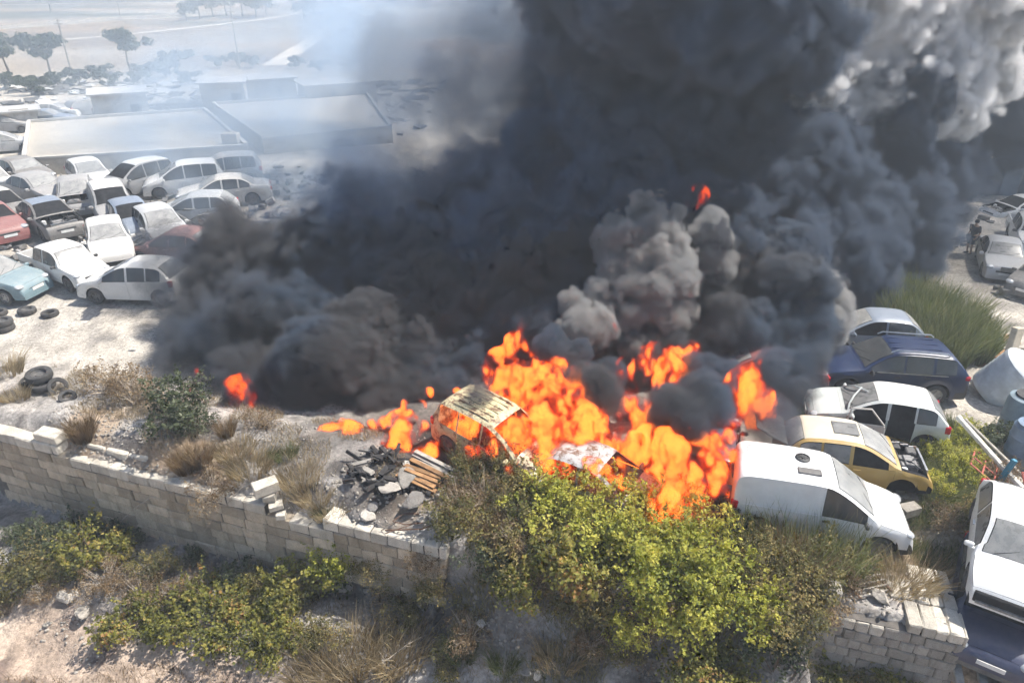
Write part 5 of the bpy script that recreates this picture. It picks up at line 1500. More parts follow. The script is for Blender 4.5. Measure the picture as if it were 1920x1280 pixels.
def rubble_wall(pts, lab, h=1.0):
    P = [at_ground(*p) for p in pts]
    root = empty("field_wall", P[0], 0, lab, "wall"); root['kind'] = 'thing'
    m = MB()
    for a, b in zip(P[:-1], P[1:]):
        n_ = max(2, int((b - a).length / 3))
        for i in range(n_):
            p, q_ = a.lerp(b, i / n_), a.lerp(b, (i + 1) / n_)
            p.z, q_.z = gz(p.x, p.y), gz(q_.x, q_.y)
            m.box((p + q_) / 2 - P[0] + Vector((0, 0, h * random.uniform(.4, .55))), ((q_ - p).length * 1.05, .6, h * random.uniform(.9, 1.15)), Matrix.Rotation(math.atan2(q_.y - p.y, q_.x - p.x), 3, 'Z'))
    o = m.build("stonework", MAT_WALLD, root); o['kind'] = 'stuff'
rubble_wall([(0, 56), (180, 42), (360, 30)], "dark dry-stone wall crossing the fields")
rubble_wall([(0, 8), (160, 6), (330, 4)], "farther dry-stone wall along the top of the fields")
# east: boundary of the yard, the block seen through the smoke
MAT_FENCE = plain("slate_sheet", (0.10, 0.13, 0.17), .7, .3, 1.0, rnd=.3)
fe = empty("sheet_fence", (27.5, 43.5, gz(27.5, 43.5)), R(-12), "dark sheet fence along the far side of the east yard", "fence")
for i in range(16):
    MB().box((0, 0, 1.1), (.98, .04, 2.2 + .15 * (i % 3))).build("panel", MAT_FENCE, fe, loc=(-5 + i, .03 * (i % 2), 0))
for i in range(9): MB().box((0, .08, 1.15), (.08, .08, 2.5)).build("post", MAT_PLANK_G, fe, loc=(-5.5 + 2 * i, 0, 0))
p = at_depth(1645, 215, 62)
hb = empty("stone_hut", (p.x, p.y, gz(p.x, p.y)), .2, "ochre stone hut glimpsed through a gap in the smoke", "building")
MB().box((0, 0, 1.7), (4.2, 3.5, 3.4)).build("wall", plain("ochre_stone", (.42, .33, .20), .9, .25, 2), hb); MB().box((0, 0, 3.46), (4.6, 3.9, .14)).build("roof", MAT_SLAB, hb); MB().box((-.8, -1.76, 1.9), (.9, .06, .9)).build("window", M_SHELL, hb)
# ------------------------------------------------------------------ planting
G_TH = "thicket tumbling down the bank"
for key, px, py, s, lab, grp in [
    # under the long wall
    ("olive", 40, 1075, 1.25, "dark olive bush at the long wall's foot, at the picture's west edge", None),
    ("dark", 95, 1035, .9, "low dark bush in the shadow of the long wall's west part", None),
    ("yellow", 178, 1050, 1.05, "tall yellow-green bush standing out against the long wall", None),
    ("olive", 130, 1090, .8, "brownish olive bush below the tall yellow-green one", None),
    ("dry", 205, 1100, .9, "pinkish dry twiggy bush beside the tall yellow-green one", None),
    ("dry", 265, 1125, .8, "dry brown bush on the ridge below the wall, left of the brambles", None),
    ("dark", 262, 1005, .5, "small dark weed growing out of the wall's foot in shade", None),
    ("dark", 355, 1055, .45, "dark sprig at the wall's foot under its broken corner", None),
    ("olive", 15, 1150, .7, "grey-green bush on the low ledge at the picture's west edge", None),
    ("bramble", 255, 1175, 1.0, "grey-green bramble mound at the open dirt's edge, westmost of the brambles", "brambles below the wall"),
    ("bramble", 330, 1165, .9, "bramble mound with lime-green tips, second from the west", "brambles below the wall"),
    ("bramble", 400, 1185, 1.15, "large yellow-leaved bramble mound in the middle of the row", "brambles below the wall"),
    ("bramble", 395, 1120, .8, "bramble mound higher up, against the wall's shadow", "brambles below the wall"),
    ("bramble", 485, 1185, 1.05, "reddish-brown leaved bramble mound, east of the largest one", "brambles below the wall"),
    ("bramble", 535, 1215, .8, "dark bramble mound sprawling onto the dirt at the row's east end", "brambles below the wall"),
    ("bramble", 460, 1135, .8, "bramble mound just above the reddish-brown one", "brambles below the wall"),
    ("yellow", 590, 1105, 1.15, "golden-green bush rising in front of the wall's low middle", None),
    ("bright", 630, 1065, .85, "green bush climbing to the paved top of the wall", None),
    ("olive", 545, 1120, .85, "olive bush between the brambles and the golden-green bush", None),
    ("yellow", 520, 1155, .7, "yellowish bush in front of the olive one", None),
    ("olive", 620, 1190, .8, "dull green bush above the long dry grass", None),
    ("straw", 640, 1240, 1.8, "long straw-coloured grass clump, west one at the lower edge", "dry grass at the lower edge"),
    ("straw", 690, 1255, 1.9, "long arching straw grass clump right under the dead stem", "dry grass at the lower edge"),
    ("straw", 745, 1225, 1.6, "straw grass clump above the dead stem", "dry grass at the lower edge"),
    ("straw", 600, 1265, 1.5, "straw grass clump at the very edge below the brambles", "dry grass at the lower edge"),
    ("green", 868, 1225, 1.0, "bright green tuft on the lower bank, west one of two", "green tufts of the lower bank"),
    ("green", 945, 1245, .9, "bright green tuft on the lower bank, east one of two", "green tufts of the lower bank"),
    ("olive", 770, 1165, .8, "sparse olive bush in the hollow under the wall's end", None),
    ("dry", 740, 1130, .8, "grey dry bush in front of the wall's end", None),
    ("olive", 830, 1110, .8, "brownish bush growing against the wall's very end", None),
    ("dry", 880, 1200, .8, "dry bush on the shaded lower bank", None),
    ("olive", 820, 1255, .8, "dark olive bush at the lower edge between straw and green tufts", None),
    # the thicket
    ("olive", 868, 905, .95, "olive bush at the thicket's upper corner, beside the timber pile", G_TH),
    ("olive", 935, 905, 1.0, "olive bush right below the yellow-roofed car", G_TH),
    ("olive", 1005, 915, .95, "olive bush with flames behind it, between the two burning cars", G_TH),
    ("olive", 880, 985, 1.1, "brownish bush above the wall's end", G_TH),
    ("olive", 945, 985, 1.1, "brownish olive bush in the thicket's middle", G_TH),
    ("dry", 905, 945, .9, "brown dead bush inside the thicket", G_TH),
    ("bright", 1020, 985, 1.1, "yellow-green bush below the gap between the burning cars", G_TH),
    ("bright", 1090, 960, 1.0, "yellow-green bush at the burning grey-white car's side", G_TH),
    ("olive", 1000, 1060, 1.1, "olive bush halfway down the bank, west side", G_TH),
    ("yellow", 1065, 1075, 1.15, "large yellow-leaved bush halfway down the bank", G_TH),
    ("bright", 1120, 1045, 1.1, "bright green bush beside the large yellow-leaved one", G_TH),
    ("bright", 1175, 985, 1.05, "bright green bush in front of the burning grey-white car's nose", G_TH),
    ("bright", 1225, 1010, 1.1, "lime-green bush under the fire that runs into the thicket", G_TH),
    ("bright", 1205, 1090, 1.2, "big bright green bush in the middle of the thicket", G_TH),
    ("olive", 1150, 1130, 1.0, "shaded olive bush under the big bright one", G_TH),
    ("bright", 1285, 1085, 1.15, "lime-green bush below the burning blue car", G_TH),
    ("bright", 1310, 1015, 1.0, "green bush just below the burning blue car", G_TH),
    ("bright", 1345, 1130, 1.15, "vivid green bush low on the bank, below the van", G_TH),
    ("bright", 1280, 1165, 1.1, "vivid green bush at the thicket's lower edge", G_TH),
    ("olive", 1385, 1075, 1.0, "olive bush between the vivid green ones and the van's rear", G_TH),
    ("dark", 1372, 985, .8, "dark bush against the white van's rear corner", G_TH),
    ("olive", 1440, 1070, 1.0, "olive bush in front of the van's rear wheel", G_TH),
    ("olive", 1500, 1105, 1.1, "brownish bush in front of the van's middle", G_TH),
    ("olive", 1560, 1085, .95, "brownish bush in front of the van's door", G_TH),
    ("dry", 1530, 1145, .9, "dry reddish bush west of the short wall", G_TH),
    ("olive", 1455, 1155, 1.1, "dark olive bush low on the bank, west of the short wall", G_TH),
    ("olive", 1075, 1160, .9, "shaded olive bush above the lower bank's bare earth", G_TH),
    ("bright", 1195, 1190, .85, "lime-green bush hanging over the bank's foot", G_TH),
    ("bright", 1400, 1170, 1.0, "green bush low on the bank, under the van's rear", G_TH),
    ("yellow", 985, 1105, .9, "yellowing bush on the thicket's west flank", G_TH),
    ("dark", 905, 1070, .9, "dark bush in the hollow at the wall's end", G_TH),
    ("rust", 1505, 1085, 1.1, "rust-brown brush of stalks in front of the van", G_TH),
    ("rust", 1460, 1040, 1.0, "rust-brown brush of stalks near the van's rear wheel", G_TH),
    ("stalk", 1465, 1040, 1.15, "tall seeding stalks in front of the van's flank, rear end", "tall stalks before the van"),
    ("stalk", 1530, 1050, 1.15, "tall seeding stalks in front of the van's flank, middle", "tall stalks before the van"),
    ("stalk", 900, 880, .8, "thin stalks rising before the yellow-roofed car", None),
    ("bramble", 1275, 1245, .95, "yellow-leaved bramble at the lower edge below the thicket", None),
    ("bramble", 1345, 1265, .9, "green-leaved bramble at the lower edge, below the vivid green bush", None),
    ("bramble", 1530, 1250, .8, "yellow-tinged bramble at the foot of the short wall", None),
    ("olive", 1620, 1275, .7, "small grey-green bush at the short wall's foot", None),
    ("bramble", 1690, 1275, .6, "low bramble under the short wall's middle", None),
    ("dark", 1450, 1262, .9, "sea-green bush at the lower edge, west of the short wall", None),
    ("olive", 1175, 1240, .7, "thin olive bush on the bank's foot by the dark stone", None),
    # on the bank behind the long wall
    ("rust", 158, 822, .95, "upright rust-brown bush growing at the step in the wall's top", None),
    ("dark", 325, 790, 1.25, "dark green thin-leaved shrub at the fire's west end", None),
    ("dark", 365, 800, .8, "lower dark green shrub beside the taller one at the fire's west end", None),
    ("dry", 215, 735, 1.2, "large grey dead bush at the edge of the pale yard", None),
    ("dry", 255, 755, 1.1, "grey-brown dead bush between the large dead one and the dark shrub", None),
    ("rust", 350, 880, .9, "rust-brown bush on top of the long wall, west one of two", None),
    ("rust", 378, 870, .85, "rust-brown bush on top of the long wall, east one of two", None),
    ("dry", 405, 930, .9, "silvery dead plant spilling over the long wall's face", None),
    ("straw", 470, 880, 1.2, "straw tuft on the bank above the wall's broken corner", "straw tufts on the bank"),
    ("straw", 440, 850, 1.1, "straw tuft at the foot of the red glow in the smoke", "straw tufts on the bank"),
    ("straw", 590, 930, 1.1, "straw tuft in the broken gap of the wall", "straw tufts on the bank"),
    ("straw", 560, 900, 1.1, "straw tuft above the broken gap of the wall", "straw tufts on the bank"),
    ("straw", 620, 960, 1.0, "straw tuft beside the paved end of the wall", "straw tufts on the bank"),
    ("green", 612, 965, .7, "olive-green tuft beside the paved end of the wall", None),
    ("green", 535, 858, .8, "lone green tuft on the grey bank before the ground fire", None),
    ("straw", 5, 700, 1.3, "brown straw tuft at the yard's edge, at the picture's west edge", "straw tufts on the bank"),
    ("straw", 30, 745, .9, "straw tuft below the dumped tyres", "straw tufts on the bank"),
    ("rust", 425, 815, .7, "thin brown stalks in front of the red glow", None),
    ("dry", 490, 800, .7, "singed twiggy bush before the black smoke", None),
    # east side
    ("straw", 1700, 1085, 1.3, "straw clump in front of the van's nose", None), ("straw", 1665, 1095, 1.1, "green-tinged straw clump on the short wall's grass", None), ("straw", 1745, 1060, 1.0, "straw clump between the van and the stacked cars", None),
    ("olive", 1795, 985, .8, "olive bush between the gold hatchback and the stacked cars", None), ("dry", 1765, 985, .7, "brown bush in front of the gold hatchback's nose", None),
    ("dark", 1888, 850, .8, "tangled grey-green bush beyond the white pole", None), ("dry", 1870, 905, .8, "dead bush tangled in the pale pipe frame", None), ("dark", 1500, 800, .5, "dark weed behind the gold hatchback", None),
    ]:
    plant(key, px, py, s, lab, grp)
for i, (px, py, s) in enumerate([(1660, 600, 1.0), (1700, 620, 1.1), (1740, 640, 1.1), (1780, 655, 1.05), (1810, 665, .95), (1690, 580, 1.0), (1735, 590, 1.0), (1780, 610, 1.0), (1720, 660, .9), (1765, 675, .9), (1650, 570, .9), (1800, 640, .9)]):
    plant("reed", px, py, s * .9, "clump of tall green reeds between the blue-grey hatchback and the east yard", "reeds behind the navy SUV")
for i in range(26):
    px, py = random.uniform(1735, 1835), random.uniform(795, 940)
    plant("green" if i % 3 else "bright", px, py, random.uniform(.75, 1.05) if i % 3 else .55, "yellow-green weed in the overgrown strip between the hatchbacks and the poles", "weeds in the overgrown strip")
# short dry grass that nobody could count
def grass(name, n, pick, mat, seed, hgt, lab, width=.006):
    r = np.random.default_rng(seed)
    P = pick(r, n); n = len(P)
    z = ground_z(P[:, 0], P[:, 1])
    me = blades_mesh(name, np.stack([P[:, 0], P[:, 1], z - .02], -1), r.uniform(*hgt, n), r.normal(0, .4, (n, 2)), width, .5 + .22 * r.normal(0, 1, n), seed)
    return tag(link_mesh(name, me, mat), lab, "grass", None, "stuff")
def pk(x0, x1, q0, q1, thr, wave, sd):
    def f(r, n):
        x = r.uniform(x0, x1, n); q = r.uniform(q0, q1, n)
        y = wall_g(x) + q / .952
        k = n2(x, y, wave, sd) > thr
        return np.stack([x[k], y[k]], -1)
    return f
grass("dry_grass", 26000, pk(-16, -.5, .3, 3.6, .12, 1.1, 91), ML_STRAW, 601, (.05, .28), "short dry straw on the bank behind the long wall")
grass("dry_grass", 30000, pk(-14, 9.2, -4.6, -.3, .1, 1.0, 92), ML_DRY, 602, (.05, .30), "short brown grass on the lower slope")
grass("grass", 36000, pk(-1.5, 6.5, -2.6, 1.6, -.1, .9, 93), ML_OLIVE, 603, (.08, .4), "green undergrowth among the bushes of the bank")
grass("dry_grass", 12000, pk(6.6, 10.4, .8, 4.2, -.2, .9, 94), ML_STRAW, 604, (.05, .25), "dry straw on the ground around the van's nose")
def pk_xy(x0, x1, y0, y1):
    def f(r, n):
        x = r.uniform(x0, x1, n); y = r.uniform(y0, y1, n)
        k = n2(x, y, .8, 95) > -.35
        return np.stack([x[k], y[k]], -1)
    return f
grass("grass", 26000, pk_xy(9.3, 13.2, 12.0, 18.2), ML_REED, 605, (.12, .5), "yellow-green grass between the hatchbacks and the poles", .008)

for i, (key, px, py, s_, lab) in enumerate([("dry", 860, 960, .8, "grey dead bush between the timber pile and the thicket"), ("dry", 970, 1030, .85, "brown dead bush on the thicket's west slope"), ("stalk", 1010, 960, .8, "dry seeding stalks standing out of the thicket below the burning cars' gap"), ("rust", 930, 1020, .9, "rust-brown brush of stalks on the thicket's west slope"),
    ("dry", 1120, 1110, .8, "dead twiggy bush in the dark heart of the thicket"), ("stalk", 1160, 1010, .75, "pale stalks standing out of the bright green bushes"), ("dry", 1250, 1130, .8, "dead bush between the vivid green ones"), ("rust", 1420, 1110, .9, "rust-brown brush below the van's rear wheel"), ("dry", 1590, 1105, .7, "dead bush at the top of the short wall's west end"),
    ("dark", 60, 1010, .7, "dark weed in the shade of the long wall's west end"), ("dark", 210, 1015, .6, "dark weed against the wall, right of the tall yellow-green bush"), ("dark", 440, 1085, .6, "dark weed in the shade at the wall's foot, east of its middle"), ("olive", 700, 1075, .7, "olive bush against the paved end of the wall"), ("dry", 800, 1060, .8, "grey dead bush under the wall's very end"), ("dry", 90, 1120, .7, "grey dead bush on the low rubble ledge"), ("straw", 1050, 1230, 1.2, "straw clump on the bare earth of the lower bank"), ("dry", 1110, 1215, .7, "dead bush on the bare earth of the lower bank")]):
    plant(key, px, py, s_, lab)

for key, px, py, s_, lab in [("olive", 300, 1085, .8, "olive bush in the middle of the ground between the long wall and the brambles"), ("dark", 150, 1005, .7, "dark bush right at the wall behind the tall yellow-green one"), ("olive", 500, 1100, .7, "olive bush at the wall's foot below its broken corner"), ("dry", 340, 1120, .7, "dry bush above the lime-tipped bramble mound"), ("olive", 75, 1090, .8, "olive bush filling the gap by the pale dead twig")]:
    plant(key, px, py, s_, lab)

for key, px, py, s_, lab in [("stalk", 1095, 1000, .8, "tall straw-green stalks above the bush at the burning grey-white car's side"), ("stalk", 1250, 1050, .75, "tall straw-green stalks among the lime-green bushes"), ("stalk", 960, 930, .75, "tall thin stalks in front of the yellow-roofed car's bonnet"), ("stalk", 1330, 1080, .75, "tall straw-green stalks among the vivid green bushes"), ("dry", 1040, 1110, .8, "dead bush in the gap below the large yellow-leaved one"), ("dry", 1200, 1150, .8, "dead bush hanging under the big bright green one")]:
    plant(key, px, py, s_, lab)
# ------------------------------------------------------------------ smoke and fire: fields on a voxel grid, turned into real volumes
class Field:
    def __init__(self, lo, hi, h):
        self.lo = np.array(lo, np.float32)
        self.n = np.ceil((np.array(hi) - np.array(lo)) / h).astype(int) + 1
        self.hi = self.lo + (self.n - 1) * h
        self.h = h
        self.ax = [self.lo[i] + h * np.arange(self.n[i], dtype=np.float32) for i in range(3)]
        self.E = np.zeros(self.n, np.float32)          # sum of exp(-k d)
        self.S = np.zeros(self.n, np.float32)          # softness, weighted
        self.D = np.zeros(self.n, np.float32)          # density, weighted
    def sphere(self, c, r, k, soft, dens, sq=(1, 1, 1)):
        ext = r + 2.6 / k
        sl = []
        for i in range(3):
            a = int(math.ceil((c[i] - ext * sq[i] - self.lo[i]) / self.h)); b = int(math.floor((c[i] + ext * sq[i] - self.lo[i]) / self.h)) + 1
            a, b = max(a, 0), min(b, self.n[i])
            if a >= b: return
            sl.append(slice(a, b))
        x = ((self.ax[0][sl[0]] - c[0]) / sq[0])[:, None, None]; y = ((self.ax[1][sl[1]] - c[1]) / sq[1])[None, :, None]; z = ((self.ax[2][sl[2]] - c[2]) / sq[2])[None, None, :]
        d = np.sqrt(x * x + y * y + z * z) - r
        e = np.exp(-k * np.maximum(d, -2.2))
        e[d > 2.6 / k] = 0
        sl = tuple(sl)
        self.E[sl] += e
        self.S[sl] += e * soft
        self.D[sl] += e * dens
    def noise(self, wave, seed, stretch=(1, 1, 1)):
        """Smooth value noise, about -1..1, with features of size wave."""
        r = np.random.default_rng(seed)
        L = [(self.n[i] - 1) * self.h / (wave * stretch[i]) for i in range(3)]
        g = r.standard_normal([int(l) + 4 for l in L]).astype(np.float32)
        for i in range(3):
            p = np.arange(self.n[i]) * (L[i] / max(self.n[i] - 1, 1))
            j = p.astype(int); f = (p - j).astype(np.float32)
            w = [((1 - f) ** 3) / 6, (3 * f ** 3 - 6 * f ** 2 + 4) / 6, (-3 * f ** 3 + 3 * f ** 2 + 3 * f + 1) / 6, f ** 3 / 6]
            sh = [1, 1, 1]; sh[i] = -1
            g = sum(np.take(g, j + a, axis=i) * w[a].reshape(sh) for a in range(4))
        return g * 1.9
def field_object(name, field, values, mat, mesh_at=None, mesh_voxel=None, label=None, cat=None, kind=None, src=None):
    """An object whose geometry is the voxel grid itself (a volume), or the surface at which the grid reaches a value."""
    n = field.n
    if src is None:
        me = bpy.data.meshes.new(name)
        N = int(n[0] * n[1] * n[2])
        me.vertices.add(N)
        co = np.empty((n[2], n[1], n[0], 3), np.float32)
        co[..., 0] = field.ax[0][None, None, :]; co[..., 1] = field.ax[1][None, :, None]; co[..., 2] = field.ax[2][:, None, None]
        me.vertices.foreach_set("co", co.ravel())
        a = me.attributes.new("amount", 'FLOAT', 'POINT')
        a.data.foreach_set("value", np.ascontiguousarray(values.transpose(2, 1, 0)).ravel())
        del co
    else:
        me = src
    ng = bpy.data.node_groups.new(name + "_grid", 'GeometryNodeTree')
    ng.interface.new_socket("Geometry", in_out='INPUT', socket_type='NodeSocketGeometry')
    ng.interface.new_socket("Geometry", in_out='OUTPUT', socket_type='NodeSocketGeometry')
    N_ = ng.nodes.new; L_ = ng.links.new
    gi, go = N_("NodeGroupInput"), N_("NodeGroupOutput")
    vc = N_("GeometryNodeVolumeCube")
    for i, ax in enumerate("XYZ"): vc.inputs["Resolution " + ax].default_value = int(n[i])
    vc.inputs["Min"].default_value = [float(x) for x in field.lo]; vc.inputs["Max"].default_value = [float(x) for x in field.hi]
    pos = N_("GeometryNodeInputPosition")
    sub = N_("ShaderNodeVectorMath"); sub.operation = 'SUBTRACT'; L_(pos.outputs[0], sub.inputs[0]); sub.inputs[1].default_value = [float(x) for x in field.lo]
    scl = N_("ShaderNodeVectorMath"); scl.operation = 'SCALE'; L_(sub.outputs[0], scl.inputs[0]); scl.inputs["Scale"].default_value = 1.0 / field.h
    sep = N_("ShaderNodeSeparateXYZ"); L_(scl.outputs[0], sep.inputs[0])
    def mt(op, a, b):
        x = N_("ShaderNodeMath"); x.operation = op
        for i, v in enumerate((a, b)):
            if hasattr(v, 'is_output'): L_(v, x.inputs[i])
            else: x.inputs[i].default_value = v
        return x.outputs[0]
    rx, ry, rz = (mt('ROUND', sep.outputs[i], 0.0) for i in range(3))
    idx = mt('ADD', mt('ADD', rx, mt('MULTIPLY', ry, float(n[0]))), mt('MULTIPLY', rz, float(n[0] * n[1])))
    toi = N_("FunctionNodeFloatToInt"); L_(idx, toi.inputs[0])
    na = N_("GeometryNodeInputNamedAttribute"); na.data_type = 'FLOAT'; na.inputs[0].default_value = "amount"
    si = N_("GeometryNodeSampleIndex"); si.data_type = 'FLOAT'; si.domain = 'POINT'; si.clamp = True
    L_(gi.outputs[0], si.inputs["Geometry"]); L_(na.outputs[0], si.inputs["Value"]); L_(toi.outputs[0], si.inputs["Index"])
    L_(si.outputs[0], vc.inputs["Density"])
    geo = vc.outputs[0]
    if mesh_at is not None:
        vm = N_("GeometryNodeVolumeToMesh")
        vm.resolution_mode = 'VOXEL_SIZE' if mesh_voxel else 'GRID'
        if mesh_voxel: vm.inputs["Voxel Size"].default_value = mesh_voxel
        vm.inputs["Threshold"].default_value = mesh_at
        vm.inputs["Adaptivity"].default_value = 0.0
        L_(geo, vm.inputs[0])
        ss = N_("GeometryNodeSetShadeSmooth"); L_(vm.outputs[0], ss.inputs[0])
        geo = ss.outputs[0]
    sm = N_("GeometryNodeSetMaterial"); sm.inputs["Material"].default_value = mat
    L_(geo, sm.inputs[0]); L_(sm.outputs[0], go.inputs[0])
    o = bpy.data.objects.new(name, me)
    COL.objects.link(o)
    if not me.materials: me.materials.append(mat)
    md = o.modifiers.new("grid", 'NODES'); md.node_group = ng
    return tag(o, label, cat, None, kind)

SK = 1.139
srnd = random.Random(5)
def puff_w(F, c, r, soft, dens, kids, lvl, sq=(1, 1, 1)):
    k = 3.2 / max(r, 0.25) if lvl >= 2 else 4.5 / max(r, 0.2)
    F.sphere(c, r * 0.86, max(min(k, 9.0), 1.6), soft, dens, sq)
    if lvl <= 0 or r < 0.14: return
    for _ in range(kids):
        while True:
            d = Vector((srnd.uniform(-1, 1), srnd.uniform(-1, 1), srnd.uniform(-1, 1)))
            if 0.1 < d.length < 1: break
        d.normalize()
        if d.y > 0.5: d.y = -d.y                         # most of the boil on the sides one can see
        rr = r * srnd.uniform(0.3, 0.52)
        puff_w(F, c + d * (r * srnd.uniform(0.7, 0.95)), rr, soft, dens, max(kids - 3, 5), lvl - 1)
def smoke_field(puffs, h, extra=(), kids=12, lvl=2, pad=0.7):
    """puffs: (px, py, depth, radius px, softness, density); extra: world spheres."""
    S = []
    for p in puffs:
        t_ = p[2] * SK
        S.append((at_depth(p[0], p[1], t_), p[3] * t_ / 1280.0, p[4], p[5]))
    for p in extra: S.append((Vector(p[:3]), p[3], p[4], p[5]))
    lo = [min(c[i] - r * 1.35 for c, r, _, _ in S) - pad for i in range(3)]
    hi = [max(c[i] + r * 1.35 for c, r, _, _ in S) + pad for i in range(3)]
    lo[2] = max(lo[2], -.6)
    F = Field(lo, hi, h)
    for c, r, so, de in S: puff_w(F, c, r, so, de, kids, lvl + (1 if so < .32 and lvl == 2 and h < .12 else 0))
    return F
def smoke_amount(F, seed, waves, amps, wid0=.08, wid1=1.1, big=2.2):
    E = F.E
    hit = E > 1e-6
    soft = np.where(hit, F.S / np.maximum(E, 1e-6), 1.0)
    dens = np.where(hit, F.D / np.maximum(E, 1e-6), 0.0)
    depth = np.log(np.maximum(E, 1e-6)) / 3.0                # grows inwards; 0 near the surface of the puffs
    bl = 0
    for i, (w, a) in enumerate(zip(waves, amps)):
        bl = bl + a * (np.abs(F.noise(w, seed + i)) - 0.40)
    depth = depth + bl * (1.55 + 1.3 * soft)
    wid = wid0 + wid1 * soft
    am = np.clip((depth + 0.05) / wid, 0, 1)
    am = am * am * (3 - 2 * am) * dens
    am *= (0.8 + 0.4 * F.noise(big, seed + 20) * soft).clip(0.1, 1.4)
    am[~hit] = 0
    am[am < 0.004] = 0
    deep = (np.clip((depth - 0.95 - 0.9 * soft) * 0.6 + 0.5, 0, 1) * (dens > 0.45) * hit).astype(np.float32)
    return am.astype(np.float32), deep
def smoke_mat(name, c1, c2, dens, wave=.25, g=.1, east=None):
    t = NT(name)
    pv = t.n("ShaderNodeVolumePrincipled")
    at_ = t.n("ShaderNodeAttribute"); at_.attribute_name = "density"
    t.l(t.math('MULTIPLY', at_.outputs["Fac"], dens), pv.inputs["Density"])
    pv.inputs["Density Attribute"].default_value = ""
    pv.inputs["Anisotropy"].default_value = g
    col = t.mix(t.ramp(t.noise(t.coord("Object"), wave, 2, 0.5), [(0.42, 0.0), (0.60, 1.0)]), c1, c2)
    if east:                                             # darker to the east: the overhead plume's shade put into the colour
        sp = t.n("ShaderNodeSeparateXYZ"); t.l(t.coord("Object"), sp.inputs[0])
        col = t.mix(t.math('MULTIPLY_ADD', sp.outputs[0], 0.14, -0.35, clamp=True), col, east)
    t.l(col, pv.inputs["Color"])
    t.l(pv.outputs[0], t.out.inputs["Volume"])
    return t.m
# ------------------------------------------------------------------ fire
t = NT("flame_volume")
at_ = t.n("ShaderNodeAttribute"); at_.attribute_name = "density"
pv = t.n("ShaderNodeVolumePrincipled")
pv.inputs["Density Attribute"].default_value = ""
pv.inputs["Color"].default_value = (0.1, 0.05, 0.03, 1)
t.l(t.math('MULTIPLY', at_.outputs["Fac"], 2.6), pv.inputs["Density"])
t.l(t.ramp(t.math('MULTIPLY', at_.outputs["Fac"], 0.4), [(0.03, (1.0, 0.020, 0.003)), (0.25, (1.0, 0.046, 0.004)), (0.55, (1.0, 0.095, 0.008)), (0.95, (1.0, 0.20, 0.025))]), pv.inputs["Emission Color"])
t.l(t.math('MULTIPLY', t.math('POWER', at_.outputs["Fac"], 1.6), 2.3), pv.inputs["Emission Strength"])   # the thicker the flame, the hotter
t.l(pv.outputs[0], t.out.inputs["Volume"])
MAT_FLAME = t.m
t = NT("flame_heart")
geo = t.n("ShaderNodeNewGeometry")
mp = t.n("ShaderNodeMapping"); mp.inputs["Scale"].default_value = (1, 1, .5); t.l(geo.outputs["Position"], mp.inputs[0])
nz = t.noise(mp.outputs[0], 2.6, 8, 0.68, 0.6)
em = t.n("ShaderNodeEmission")
t.l(t.ramp(nz, [(0.32, (0.012, 0.002, 0.002)), (0.45, (0.10, 0.006, 0.002)), (0.56, (0.38, 0.026, 0.004)), (0.68, (0.75, 0.07, 0.007)), (0.82, (1.0, 0.15, 0.012))]), em.inputs[0])
em.inputs[1].default_value = 1.0
t.l(em.outputs[0], t.out.inputs[0])
MAT_HEART = t.m
frnd = random.Random(9)
